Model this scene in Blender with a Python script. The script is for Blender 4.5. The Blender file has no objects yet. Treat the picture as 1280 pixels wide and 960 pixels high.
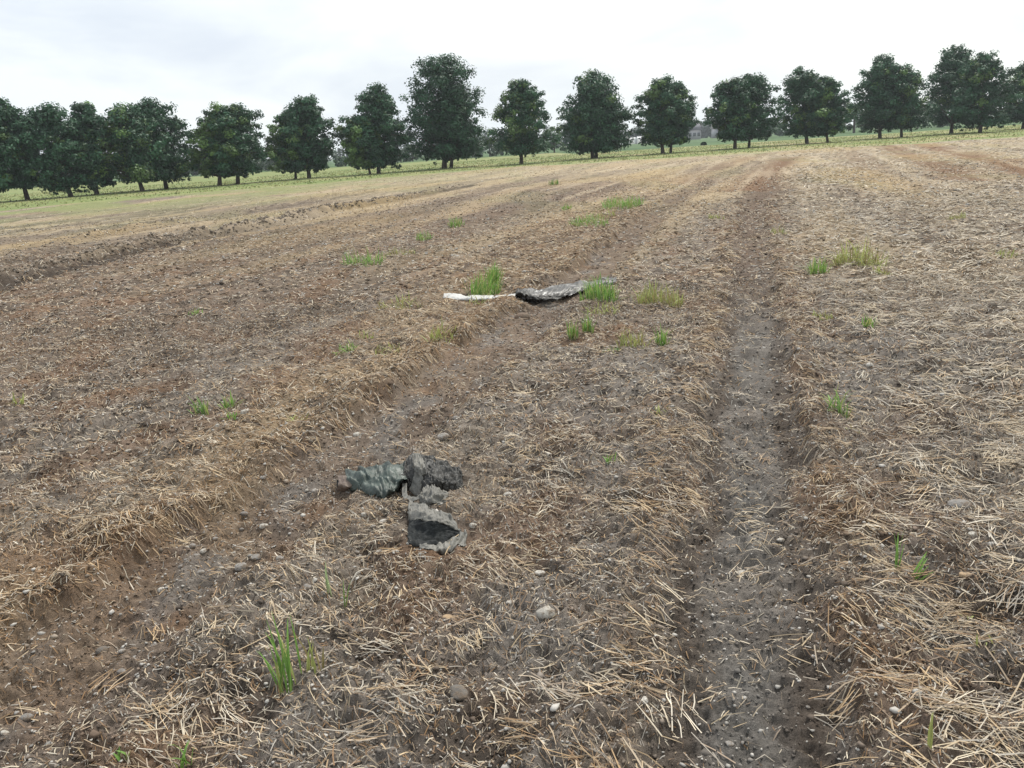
import bpy, math, random
import numpy as np
from mathutils import Vector, Matrix
R = math.radians
random.seed(7); rng = np.random.default_rng(7)
S = bpy.context.scene; COL = S.collection

# ------------------------------------------------------------------ camera
CAM_H, PITCH, ROLL, FPX = 1.60, R(16.37), R(3.78), 1005.0
FW = np.array([0, math.cos(PITCH), -math.sin(PITCH)])
_r = np.array([1.0, 0, 0]); _u = np.array([0, math.sin(PITCH), math.cos(PITCH)])
RT = math.cos(ROLL) * _r - math.sin(ROLL) * _u
UP = math.sin(ROLL) * _r + math.cos(ROLL) * _u
cam = bpy.data.objects.new('camera', bpy.data.cameras.new('camera')); COL.objects.link(cam)
m = Matrix(((RT[0], UP[0], -FW[0], 0), (RT[1], UP[1], -FW[1], 0), (RT[2], UP[2], -FW[2], CAM_H), (0, 0, 0, 1)))
cam.matrix_world = m
cam.data.sensor_fit = 'HORIZONTAL'; cam.data.sensor_width = 36.0
cam.data.lens = 36.0 * FPX / 1280.0
cam.data.clip_start = 0.05; cam.data.clip_end = 9000
S.camera = cam

# ------------------------------------------------------------------ sky, sun, exposure
SUN_EL, SUN_AZ = R(56), R(28)            # azimuth measured from +Y towards +X
w = bpy.data.worlds.new('World'); S.world = w; w.use_nodes = True
nt = w.node_tree; nt.nodes.clear(); N = nt.nodes.new; L = nt.links.new
out = N('ShaderNodeOutputWorld'); bg = N('ShaderNodeBackground'); bg.inputs['Strength'].default_value = 0.086
sky = N('ShaderNodeTexSky'); sky.sky_type = 'NISHITA'; sky.sun_disc = False
sky.sun_elevation = SUN_EL; sky.sun_rotation = SUN_AZ; sky.air_density = 1.5; sky.dust_density = 3.0
tc = N('ShaderNodeTexCoord')
mp = N('ShaderNodeMapping'); mp.inputs['Scale'].default_value = (1.0, 1.0, 3.2)
L(tc.outputs['Generated'], mp.inputs['Vector'])
n1 = N('ShaderNodeTexNoise'); n1.inputs['Scale'].default_value = 3.0; n1.inputs['Detail'].default_value = 6; n1.inputs['Roughness'].default_value = 0.52; n1.inputs['Distortion'].default_value = 0.35
L(mp.outputs['Vector'], n1.inputs['Vector'])
cr = N('ShaderNodeValToRGB'); cr.color_ramp.elements[0].position = 0.38; cr.color_ramp.elements[1].position = 0.58
L(n1.outputs['Fac'], cr.inputs['Fac'])
sx = N('ShaderNodeSeparateXYZ'); L(tc.outputs['Generated'], sx.inputs['Vector'])
mr = N('ShaderNodeMapRange'); mr.inputs['From Min'].default_value = -0.55; mr.inputs['From Max'].default_value = 0.30
L(sx.outputs['X'], mr.inputs['Value'])
cloudL = N('ShaderNodeMixRGB'); cloudL.inputs[1].default_value = (7.3, 8.1, 9.35, 1); cloudL.inputs[2].default_value = (9.8, 10.4, 10.8, 1)
cloudR = N('ShaderNodeMixRGB'); cloudR.inputs[1].default_value = (9.4, 9.85, 10.1, 1); cloudR.inputs[2].default_value = (11.2, 11.6, 11.2, 1)
L(cr.outputs['Color'], cloudL.inputs[0]); L(cr.outputs['Color'], cloudR.inputs[0])
clouds = N('ShaderNodeMixRGB'); L(mr.outputs['Result'], clouds.inputs[0]); L(cloudL.outputs[0], clouds.inputs[1]); L(cloudR.outputs[0], clouds.inputs[2])
mixs = N('ShaderNodeMixRGB'); mixs.inputs[0].default_value = 0.95
L(sky.outputs['Color'], mixs.inputs[1]); L(clouds.outputs[0], mixs.inputs[2])
L(mixs.outputs[0], bg.inputs['Color']); L(bg.outputs[0], out.inputs['Surface'])
sun = bpy.data.objects.new('sun', bpy.data.lights.new('sun', 'SUN')); COL.objects.link(sun)
sun.data.energy = 3.7; sun.data.angle = R(9); sun.data.color = (1.0, 0.955, 0.88)
sd = Vector((math.sin(SUN_AZ) * math.cos(SUN_EL), math.cos(SUN_AZ) * math.cos(SUN_EL), math.sin(SUN_EL)))
sun.rotation_euler = sd.to_track_quat('Z', 'Y').to_euler()
S.view_settings.view_transform = 'Standard'; S.view_settings.look = 'None'
S.view_settings.exposure = 0.27; S.view_settings.gamma = 1.0; S.view_settings.use_curve_mapping = False
S.cycles.max_bounces = 6; S.cycles.diffuse_bounces = 3; S.cycles.transparent_max_bounces = 8
S.cycles.volume_bounces = 0; S.cycles.use_adaptive_sampling = False
S.cycles.use_denoising = True; S.cycles.denoiser = 'OPENIMAGEDENOISE'

# ------------------------------------------------------------------ helpers
def unp(px, py, z=0.0):
    d = FW + (px - 640.0) / FPX * RT + (480.0 - py) / FPX * UP
    t = (z - CAM_H) / d[2]
    return np.array([d[0] * t, d[1] * t, z])
def azi(px, dist, py=190):                       # a point at a given distance ahead
    d = FW + (px - 640.0) / FPX * RT + (480.0 - py) / FPX * UP
    return np.array([d[0] / d[1] * dist, dist, 0.0])
def hgt_at(px, py, dist):                        # height of a pixel at depth y=dist
    d = FW + (px - 640.0) / FPX * RT + (480.0 - py) / FPX * UP
    return CAM_H + d[2] / d[1] * dist

def tag(o, label=None, cat=None, group=None, kind=None):
    if label: o['label'] = label
    if cat: o['category'] = cat
    if group: o['group'] = group
    if kind: o['kind'] = kind
    return o
def empty(name, loc=(0, 0, 0), rz=0.0):
    o = bpy.data.objects.new(name, None); o.location = loc; o.rotation_euler = (0, 0, rz); o.empty_display_size = 0.1
    COL.objects.link(o); return o
def make_mesh(name, V, F, mat, col=None, smooth=False, parent=None):
    """V (n,3), F (m,k) all faces of one size, or a list of such arrays"""
    V = np.asarray(V, dtype=np.float32).reshape(-1, 3)
    Fs = F if isinstance(F, list) else [F]
    Fs = [np.asarray(f, dtype=np.int32) for f in Fs if len(f)]
    me = bpy.data.meshes.new(name)
    me.vertices.add(len(V)); me.vertices.foreach_set('co', V.ravel())
    loops = np.concatenate([f.ravel() for f in Fs]); sizes = np.concatenate([np.full(len(f), f.shape[1], np.int32) for f in Fs])
    starts = np.concatenate([[0], np.cumsum(sizes)[:-1]]).astype(np.int32)
    me.loops.add(len(loops)); me.loops.foreach_set('vertex_index', loops)
    me.polygons.add(len(sizes)); me.polygons.foreach_set('loop_start', starts); me.polygons.foreach_set('loop_total', sizes)
    me.update(calc_edges=True)
    if smooth: me.polygons.foreach_set('use_smooth', np.ones(len(sizes), bool))
    if col is not None:
        a = me.color_attributes.new('col', 'FLOAT_COLOR', 'POINT')
        c = np.ones((len(V), 4), np.float32); c[:, :3] = col
        a.data.foreach_set('color', c.ravel())
    me.materials.append(mat)
    o = bpy.data.objects.new(name, me); COL.objects.link(o)
    if parent is not None: o.parent = parent
    return o
_perm = {}
def perlin(x, y, seed=0):
    if seed not in _perm:
        g = np.random.default_rng(1000 + seed); p = g.permutation(256); a = g.uniform(0, 2 * np.pi, 256)
        _perm[seed] = (np.concatenate([p, p]), np.cos(a), np.sin(a))
    p, gx, gy = _perm[seed]
    xi = np.floor(x).astype(np.int64); yi = np.floor(y).astype(np.int64); xf = x - xi; yf = y - yi
    xi &= 255; yi &= 255
    u = xf * xf * xf * (xf * (xf * 6 - 15) + 10); v = yf * yf * yf * (yf * (yf * 6 - 15) + 10)
    def g(ix, iy, fx, fy):
        h = p[p[ix & 255] + (iy & 255)]
        return gx[h] * fx + gy[h] * fy
    a = g(xi, yi, xf, yf); b = g(xi + 1, yi, xf - 1, yf); c = g(xi, yi + 1, xf, yf - 1); d = g(xi + 1, yi + 1, xf - 1, yf - 1)
    return ((a + (b - a) * u) * (1 - v) + (c + (d - c) * u) * v) * 1.5
def sst(a, b, x):
    t = np.clip((x - a) / (b - a), 0, 1); return t * t * (3 - 2 * t)
def poly_dist(x, y, P):
    """signed distance to a polyline (positive = right of travel) and parameter along it"""
    best = np.full(x.shape, 1e9); sg = np.zeros(x.shape)
    for i in range(len(P) - 1):
        ax, ay = P[i][:2]; bx, by = P[i + 1][:2]; dx, dy = bx - ax, by - ay; l2 = dx * dx + dy * dy
        t = np.clip(((x - ax) * dx + (y - ay) * dy) / l2, 0, 1)
        ex = x - (ax + t * dx); ey = y - (ay + t * dy); d = np.hypot(ex, ey)
        k = d < best; best = np.where(k, d, best); sg = np.where(k, np.where(ex * dy - ey * dx > 0, 1.0, -1.0), sg)
    return best * sg
def pl(pts): return [unp(*p) for p in pts]

# ------------------------------------------------------------------ field layout (metres, from the tractor tracks)
RUT_R = pl([(925, 960), (931, 850), (933, 700), (936, 600), (938, 500), (940, 440), (942, 390), (940, 350), (938, 300), (941, 270), (950, 238), (966, 214), (984, 198)])
RUT_R = [RUT_R[0] + (RUT_R[0] - RUT_R[1]) * 6] + RUT_R
RUT_L = pl([(60, 850), (150, 780), (235, 712), (312, 662), (392, 604), (468, 550), (530, 500), (592, 450), (648, 410), (700, 370), (745, 335), (785, 300), (815, 272), (860, 243), (905, 220), (950, 201)])
RUT_L = [RUT_L[0] + (RUT_L[0] - RUT_L[1]) * 4] + RUT_L
WIN_A = pl([(-120, 392), (0, 352), (100, 330), (200, 304), (320, 284), (420, 263), (500, 247), (580, 232)])
WIN_B = pl([(-120, 352), (0, 326), (120, 292), (250, 273), (400, 249), (470, 240)])
GOLD = pl([(-60, 800), (60, 705), (180, 640), (300, 560), (420, 480), (520, 415), (620, 345), (700, 300), (790, 250), (860, 225)])
TRK = [pl([(986, 197), (958, 215), (930, 240)]), pl([(1096, 178), (1140, 195), (1180, 210), (1215, 222)]),
       pl([(1140, 177), (1200, 192), (1285, 211), (1400, 240)]), pl([(1055, 184), (1090, 214), (1130, 238)]), pl([(955, 191), (905, 207), (860, 226)])]
BROWN = pl([(-100, 450), (100, 400), (300, 325), (480, 285), (620, 262), (720, 235)])
GREYS = [(230, 500, 1.3, .8), (90, 560, 1.0, .8), (330, 430, 1.5, .7), (760, 560, .5, .7), (640, 800, .5, .8), (560, 900, .35, .7), (740, 700, .4, .7), (1110, 830, .35, .6),
         (1200, 440, 1.4, .8), (1120, 500, .7, .6), (860, 470, .5, .5), (1050, 270, 3.0, .4), (200, 900, .3, .6), (720, 480, .7, .6), (1250, 700, .5, .6), (140, 900, .45, 1), (330, 930, .3, .9), (60, 790, .3, .5), (800, 640, .3, .5), (1100, 950, .4, .7), (470, 830, .3, .6)]
GREYS = [(unp(a, b), r, s) for a, b, r, s in GREYS]
LITTER_FREE = [(unp(450, 604), .13), (unp(485, 604), .13), (unp(535, 600), .15), (unp(560, 604), .13), (unp(540, 630), .10), (unp(530, 665), .15), (unp(560, 675), .13), (unp(530, 690), .10), (unp(555, 695), .09)]
ROW = np.array([math.sin(R(19.2)), math.cos(R(19.2))]); PERP = np.array([ROW[1], -ROW[0]])
# field edge (front of the tree verge) and back edge of the meadow, as y = f(x)
E_px = [(-300, 292), (0, 263), (120, 252), (250, 241), (400, 229), (560, 215), (700, 206), (850, 197), (980, 189), (1130, 180), (1280, 171), (1500, 158)]
E_pts = np.array([unp(*p)[:2] for p in E_px])
def edge_y(x): return np.interp(x, E_pts[:, 0], E_pts[:, 1])
def back_y(x): return np.where(x < 12, 168.0, 128.0)

def spacing(y): return np.maximum(0.0058, 0.0034 * np.maximum(y, 0))
def layout(x, y):
    M = {}
    wob = perlin(x / .45, y / .45, 3) * .06 + perlin(x / .15, y / .15, 4) * .03
    dR = poly_dist(x, y, RUT_R); dL = poly_dist(x, y, RUT_L)
    M['dR'] = dR; M['dL'] = dL
    fade = 1 - .6 * sst(9, 30, y)
    M['rutR'] = (1 - sst(.16, .28, np.abs(dR + wob * 1.7))) * (1 - .55 * sst(6.5, 10, y)) * (1 - .6 * sst(10, 20, y))
    M['rutL'] = (1 - sst(.22, .42, np.abs(dL + wob * 1.6))) * (1 - .6 * sst(10, 25, y))
    M['bermR'] = sst(.24, .30, dR + wob) * (1 - sst(.32, .62, dR + wob)) * fade
    M['bermRl'] = sst(-.60, -.34, dR + wob) * (1 - sst(-.30, -.24, dR + wob)) * fade
    M['bankL'] = sst(-.75, -.36, dL + wob) * (1 - sst(-.34, -.25, dL + wob)) * fade
    M['bankLr'] = sst(.25, .34, dL + wob) * (1 - sst(.36, .7, dL + wob)) * fade
    for k, P, wd in (('winA', WIN_A, .30), ('winB', WIN_B, .30)):
        d = poly_dist(x, y, P) + wob * 3
        M[k] = np.exp(-(d / wd) ** 2); M[k + 'd'] = d
    dg = poly_dist(x, y, GOLD) + perlin(x / 1.3, y / 1.3, 9) * .5
    wdt = .55 + .045 * y
    M['gold'] = np.exp(-(dg / wdt) ** 2)
    M['bare'] = sst(.35 + .03 * y, 1.3 + .09 * y, -dg) * (1 - sst(26, 52, y)) * sst(3.2, 4.2, y)
    db = poly_dist(x, y, BROWN) + perlin(x / 2.5, y / 2.5, 10) * 1.2
    M['brown'] = np.exp(-(db / (.9 + .12 * y)) ** 2) * sst(5, 8, y)
    t = np.zeros_like(x)
    for P, s in zip(TRK, (.9, .9, 1, .4, .5)):
        d = poly_dist(x, y, P); t = np.maximum(t, s * np.exp(-((d + wob * 3) / .8) ** 2))
    M['trk'] = t
    g = np.zeros_like(x)
    for c, r, s in GREYS:
        q = ((x - c[0]) * PERP[0] + (y - c[1]) * PERP[1]) / r, ((x - c[0]) * ROW[0] + (y - c[1]) * ROW[1]) / (r * 1.9)
        g = np.maximum(g, s * np.exp(-(q[0] ** 2 + q[1] ** 2)))
    a = x * PERP[0] + y * PERP[1]; b = x * ROW[0] + y * ROW[1]; M['a'] = a; M['b'] = b
    n1 = perlin(a / .33, b / .6, 11); n2 = perlin(a / .9, b / 2.2, 12); n3 = perlin(a / 3.2, b / 9, 13)
    M['n1'], M['n2'], M['n3'] = n1, n2, n3
    lit = np.zeros_like(x)
    for c, rr_ in LITTER_FREE: lit = np.maximum(lit, 1 - sst(rr_ * .9, rr_ * 1.1, np.hypot(x - c[0], y - c[1])))
    M['lit'] = lit
    M['grey'] = np.clip(g * (1.0 + n2 * .8) + .40 * sst(.0, .5, n2 + .5 * n1) * (1 - .5 * sst(12, 30, y)), 0, 1)
    M['far'] = sst(11, 26, y)
    ey = edge_y(x); M['verge'] = sst(-1.6, 1.2, y - ey + perlin(x / 3, y / 1.5, 14) * 2.0)
    M['weedy'] = sst(-40, -4, y - ey) * sst(8, -22, x) * sst(-.5, .2, perlin(x / 3.5, y / 5, 15) + .1)
    return M
def clod(u, v, s):   # billowed crumbs
    return .5 - np.abs(perlin(u, v, s))
def height(x, y, M=None):
    if M is None: M = layout(x, y)
    s = spacing(y)
    flat = np.clip(M['rutR'] + .55 * M['rutL'], 0, 1)
    h = perlin(x / 7, y / 9, 20) * .10 * sst(4, 25, y) + perlin(x / 1.6, y / 1.6, 21) * .030
    rough = (1 - .08 * flat)
    for lam, amp, sd, k in ((.62, .034, 22, 0), (.27, .036, 23, 0), (.13, .040, 24, 1), (.066, .032, 25, 1), (.034, .020, 26, 1), (.018, .011, 27, 1)):
        wgt = np.clip((lam / s - 2) / 2, 0, 1)
        n = clod(x / lam, y / lam, sd) if k else perlin(x / lam, y / lam, sd)
        h = h + n * amp * wgt * (rough if lam < .5 else 1)
    h = h * (1 - .8 * M['verge'] * (y < 140))
    fR = 1 - .4 * sst(10, 30, y)
    h = h - .034 * M['rutR'] * fR - .040 * M['rutL'] * fR + (.028 * M['bermR'] + .020 * M['bermRl'] + .050 * M['bankL']) * (.5 + 1.1 * sst(-.4, .4, perlin(x / .35, y / .35, 29))) + .025 * M['bankLr']
    lump = .7 + .9 * perlin(x / .5, y / .5, 28)
    wf = 1 - .8 * sst(24, 44, y)
    h = h - .04 * np.exp(-((M['winAd'] - .48) / .2) ** 2) * wf + .24 * wf * M['winA'] * (.75 + .6 * perlin(x / .5, y / .5, 28)) + .13 * M['winB'] * lump - .045 * M['trk']
    return h
def cmix(c, col, f):
    f = np.clip(f, 0, 1)[:, None]; return c * (1 - f) + np.array(col)[None, :] * f
def ground_col(x, y, M):
    near = 1 - M['far']
    c = np.tile(np.array([.185, .155, .130]), (len(x), 1))
    c = cmix(c, (.26, .205, .150), sst(-.3, .5, M['n1'] + M['n2']) * .6)
    c = cmix(c, (.375, .300, .192), M['far'] * (.72 + .25 * M['n3']) * (.12 + .88 * sst(-26, 6, x)))
    c = cmix(c, (.30, .25, .185), sst(.6, 2.6, M['dR']) * .5)
    c = cmix(c, (.345, .245, .135), M['gold'] * .66)
    c = cmix(c, (.205, .142, .102), M['brown'] * .75)
    c = cmix(c, (.165, .152, .140), M['grey'] * .72)
    c = cmix(c, (.135, .104, .080), M['bare'] * (.6 + .35 * M['n2']))
    fine = perlin(x / .35, y / .3, 30) + .6 * perlin(x / .13, y / .12, 37) * (spacing(y) < .05)
    c = cmix(c, (.085, .068, .055), sst(.0, .55, fine + .3 * M['n1']) * .9 * (1 - .8 * M['rutR']) * (1 - .35 * M['far']))
    stk = perlin(M['a'] / .8, M['b'] / 5, 38) + .5 * perlin(M['a'] / .35, M['b'] / .9, 39)
    c = cmix(c, (.085, .065, .050), sst(.05, .6, stk) * .65 * sst(4, 9, y) * (1 - .7 * sst(28, 50, y)))
    bnd = perlin(M['a'] / 1.5, M['b'] / 16, 45)
    c = cmix(c, (.36, .275, .165), sst(.05, .5, bnd) * .45 * sst(6, 12, y)); c = cmix(c, (.12, .088, .066), sst(.05, .5, -bnd) * .55 * sst(6, 12, y) * (1 - .6 * sst(25, 50, y)))
    c = cmix(c, (.17, .10, .06), sst(.0, .6, perlin(x / .7, y / .9, 46)) * .5 * near * sst(1.2, .4, M['dR']) * (1 - M['rutR']))
    c = cmix(c, (.24, .125, .055), sst(.35, .8, perlin(x / .4, y / .35, 41) + .2 * M['n1']) * .6 * near * (.35 + M['rutL']))
    c = cmix(c, (.155, .115, .088), M['rutL'] * .65); c = cmix(c, (.165, .152, .14), M['rutL'] * sst(.0, .5, perlin(x / .3, y / .5, 44)) * .7)
    rr = M['rutR'] * (1 - .8 * sst(6, 9, y))
    c = cmix(c, (.155, .144, .132), rr * (.75 + .4 * M['n1'])); c = cmix(c, (.115, .080, .058), np.exp(-(M['dR'] / .30) ** 2) * .75 * sst(6.5, 10, y)); c = cmix(c, (.110, .080, .060), np.exp(-(M['dL'] / .34) ** 2) * .65 * sst(8, 14, y)); c = cmix(c, (.10, .088, .078), M['rutR'] * sst(.0, .5, perlin(x / .12, y / .22, 42) + .5 * perlin(x / .3, y / .6, 43)) * .7)
    c = cmix(c, (.085, .066, .052), M['rutR'] * sst(.08, .20, np.abs(M['dR']) + .07 * M['n1']) * .85)
    c = cmix(c, (.12, .078, .048), (M['bermR'] * .40 + M['bankL'] * .45 + M['bermRl'] * .25) * near)
    c = cmix(c, (.22, .18, .14), M['winA'] * .6 + M['winB'] * .5)
    c = cmix(c, (.055, .043, .035), (np.exp(-((M['winAd'] - .40) / .26) ** 2) * 1.0 + np.exp(-((M['winBd'] - .45) / .22) ** 2) * .5))  # shade under the windrow ridges, painted as dark stripes on their near side
    c = cmix(c, (.150, .085, .048), M['trk'] * .9)
    st = perlin(M['a'] / .5, M['b'] / 14, 31)
    c = cmix(c, (.41, .335, .24), sst(.05, .6, st) * .5 * M['far'])
    c = cmix(c, (.32, .235, .12), sst(.1, .6, perlin(M['a'] / 4, M['b'] / 14, 33)) * .5 * M['far'])
    gr = sst(.1, .5, perlin(x / 2.2, y / 6, 32))
    c = cmix(c, (.185, .205, .085), M['weedy'] * .9 + gr * .16 * M['far'])
    ey = edge_y(x); v = M['verge']
    d = y - ey
    vc = np.tile(np.array([.175, .205, .080]), (len(x), 1))
    vc = cmix(vc, (.31, .265, .150), sst(-.15, .45, perlin(x / 6, y / 5, 34)) * (.35 + .4 * sst(-20, 15, x)))
    vc = cmix(vc, (.12, .17, .06), sst(-.1, .4, perlin(x / 4, y / 9, 35)) * .5 * sst(30, 0, x))
    vc = cmix(vc, (.40, .35, .25), np.exp(-((d - .4) / .8) ** 2) * .55 * sst(-15, 5, x))
    c = c * (1 - v[:, None]) + vc * v[:, None]
    return np.clip(c, .01, .9)

# ------------------------------------------------------------------ materials
def newmat(name):
    mt = bpy.data.materials.new(name); mt.use_nodes = True; mt.node_tree.nodes.clear()
    n = mt.node_tree.nodes.new; l = mt.node_tree.links.new
    o = n('ShaderNodeOutputMaterial'); b = n('ShaderNodeBsdfPrincipled'); l(b.outputs[0], o.inputs['Surface'])
    return mt, n, l, b, o
def noise(n, l, scale, detail=4, rough=.6, vec=None):
    t = n('ShaderNodeTexNoise'); t.inputs['Scale'].default_value = scale; t.inputs['Detail'].default_value = detail; t.inputs['Roughness'].default_value = rough
    if vec is not None: l(vec, t.inputs['Vector'])
    return t
def mathn(n, l, op, a, b=None, clamp=False):
    t = n('ShaderNodeMath'); t.operation = op; t.use_clamp = clamp
    for i, v in enumerate((a, b)):
        if v is None: continue
        if isinstance(v, (int, float)): t.inputs[i].default_value = v
        else: l(v, t.inputs[i])
    return t.outputs[0]
def attr_mat(name, rough=.9, var=.5, vscale=60, spec=.2, fine=None, bump=0, trans=0, attr='col'):
    mt, n, l, b, o = newmat(name)
    a = n('ShaderNodeAttribute'); a.attribute_name = attr
    tc = n('ShaderNodeTexCoord')
    t = noise(n, l, vscale, 5, .65, tc.outputs['Object'])
    f = mathn(n, l, 'MULTIPLY_ADD', t.outputs['Fac'], var * 2); f.node.inputs[2].default_value = 1 - var
    if fine:
        t2 = noise(n, l, fine[0], 2, .7, tc.outputs['Object'])
        f2 = mathn(n, l, 'MULTIPLY_ADD', t2.outputs['Fac'], fine[1] * 2); f2.node.inputs[2].default_value = 1 - fine[1]
        f = mathn(n, l, 'MULTIPLY', f, f2)
    vm = n('ShaderNodeVectorMath'); vm.operation = 'SCALE'; l(a.outputs['Color'], vm.inputs[0]); l(f, vm.inputs['Scale'])
    l(vm.outputs[0], b.inputs['Base Color'])
    b.inputs['Roughness'].default_value = rough; b.inputs['Specular IOR Level'].default_value = spec
    if bump:
        bp = n('ShaderNodeBump'); bp.inputs['Strength'].default_value = bump; bp.inputs['Distance'].default_value = .02
        l(t.outputs['Fac'], bp.inputs['Height']); l(bp.outputs[0], b.inputs['Normal'])
    if trans:
        tr = n('ShaderNodeBsdfTranslucent'); l(vm.outputs[0], tr.inputs['Color'])
        mx = n('ShaderNodeMixShader'); mx.inputs[0].default_value = trans
        l(b.outputs[0], mx.inputs[1]); l(tr.outputs[0], mx.inputs[2]); l(mx.outputs[0], o.inputs['Surface'])
    return mt
def ground_material(name):
    mt, n, l, b, o = newmat(name)
    a = n('ShaderNodeAttribute'); a.attribute_name = 'col'
    tc = n('ShaderNodeTexCoord'); V = tc.outputs['Object']
    f = None
    for sc, k, dt in ((9, .45, 5), (55, .60, 4), (240, .55, 3), (3.1, .30, 3)):
        t = noise(n, l, sc, dt, .7, V)
        g = mathn(n, l, 'MULTIPLY_ADD', t.outputs['Fac'], 2 * k); g.node.inputs[2].default_value = 1 - k
        f = g if f is None else mathn(n, l, 'MULTIPLY', f, g)
    vm = n('ShaderNodeVectorMath'); vm.operation = 'SCALE'; l(a.outputs['Color'], vm.inputs[0]); l(f, vm.inputs['Scale'])
    # scattered pale mineral grains and dark crumbs
    vo = n('ShaderNodeTexVoronoi'); vo.inputs['Scale'].default_value = 130; l(V, vo.inputs['Vector'])
    r1 = n('ShaderNodeValToRGB'); r1.color_ramp.elements[0].position = .06; r1.color_ramp.elements[0].color = (1, 1, 1, 1); r1.color_ramp.elements[1].position = .2; r1.color_ramp.elements[1].color = (0, 0, 0, 1)
    l(vo.outputs['Distance'], r1.inputs['Fac'])
    sp = n('ShaderNodeSeparateColor'); l(vo.outputs['Color'], sp.inputs['Color'])
    th = mathn(n, l, 'GREATER_THAN', sp.outputs[0], .62); k = mathn(n, l, 'MULTIPLY', r1.outputs['Color'], th); k = mathn(n, l, 'MULTIPLY', k, .6)
    mx = n('ShaderNodeMixRGB'); l(k, mx.inputs[0]); l(vm.outputs[0], mx.inputs[1]); mx.inputs[2].default_value = (.36, .335, .30, 1)
    l(mx.outputs[0], b.inputs['Base Color'])
    b.inputs['Roughness'].default_value = .95; b.inputs['Specular IOR Level'].default_value = .15
    t1 = noise(n, l, 45, 6, .72, V); t2 = noise(n, l, 170, 5, .75, V)
    bp = n('ShaderNodeBump'); bp.inputs['Strength'].default_value = .9; bp.inputs['Distance'].default_value = .018; l(t1.outputs['Fac'], bp.inputs['Height'])
    bp2 = n('ShaderNodeBump'); bp2.inputs['Strength'].default_value = .9; bp2.inputs['Distance'].default_value = .006; l(t2.outputs['Fac'], bp2.inputs['Height']); l(bp.outputs[0], bp2.inputs['Normal'])
    l(bp2.outputs[0], b.inputs['Normal'])
    return mt
M_GROUND = ground_material('field_soil')
M_MEADOW = attr_mat('meadow_grass_ground', .95, .55, 3.0, .1, (30, .5), .6)
M_STRAW = attr_mat('straw', .75, .25, 90, .25)
M_GRASS = attr_mat('grass_blade', .5, .15, 40, .3, trans=.35)
M_LEAF = attr_mat('tree_leaf', .55, .25, 2.0, .25, trans=.14)
M_BARK = attr_mat('bark', .95, .5, 14, .1, bump=.6)

# ------------------------------------------------------------------ ground sheets
def grid_rows():
    ys = list(np.arange(-2.5, .68, .03)) + [.7]
    while ys[-1] < 112: ys.append(ys[-1] + float(spacing(np.array(ys[-1]))))
    while ys[-1] < 4200: ys.append(ys[-1] * 1.02)
    return np.array(ys)
ys = grid_rows(); us = np.concatenate([-1 - np.linspace(1, 0, 90, endpoint=False), np.linspace(-1, 1, 470), 1 + np.linspace(0, 1, 91)[1:]])
gy, gu = np.meshgrid(ys, us, indexing='ij'); gp = np.maximum(gy, .45) + .25
gx = np.clip(gu, -1, 1) * .76 * gp + np.sign(gu) * np.maximum(np.abs(gu) - 1, 0) * (.30 * gp + 4.5)
X, Y = gx.ravel(), gy.ravel()
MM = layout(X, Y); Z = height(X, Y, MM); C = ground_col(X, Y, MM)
# land beyond: gentle
Z = np.where(Y > 112, Z * 0, Z)
crop = sst(-1.5, 1.5, Y - back_y(X)); 
cropc = np.tile(np.array([.060, .105, .045]), (len(X), 1)); cropc = cmix(cropc, (.085, .135, .06), sst(-.2, .4, perlin(X / 30, Y / 20, 40)))
C = C * (1 - crop[:, None]) + cropc * crop[:, None]
nr, nc = gy.shape
idx = np.arange(nr * nc).reshape(nr, nc)
Q = np.stack([idx[:-1, :-1], idx[:-1, 1:], idx[1:, 1:], idx[1:, :-1]], -1).reshape(-1, 4)
qx = X[Q].mean(1); qy = Y[Q].mean(1)
reg = np.where(qy < edge_y(qx), 0, np.where(qy < back_y(qx), 1, 2))
VV = np.stack([X, Y, Z], 1)
def sub(name, k, mat, smooth=True):
    q = Q[reg == k]; used, inv = np.unique(q, return_inverse=True)
    o = make_mesh(name, VV[used], inv.reshape(-1, 4), mat, C[used], smooth); o['kind'] = 'structure'; return o
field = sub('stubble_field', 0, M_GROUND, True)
verge = sub('grass_verge', 1, M_MEADOW)
cropo = sub('crop_field', 2, M_MEADOW)
# the rest of the land, a little below, all the way round
gs = np.concatenate([-np.geomspace(4500, 2, 40), np.geomspace(2, 4500, 40)])
ax, ay = np.meshgrid(gs, gs, indexing='ij'); ax, ay = ax.ravel(), ay.ravel()
ii = np.arange(80 * 80).reshape(80, 80); q = np.stack([ii[:-1, :-1], ii[1:, :-1], ii[1:, 1:], ii[:-1, 1:]], -1).reshape(-1, 4)
oc = np.tile(np.array([.20, .16, .115]), (len(ax), 1)); oc = np.where((ay > edge_y(ax))[:, None], np.array([.15, .155, .07])[None], oc)
o = make_mesh('ground', np.stack([ax, ay, np.full_like(ax, -.18)], 1), q, M_GROUND, oc); o['kind'] = 'structure'

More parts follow.
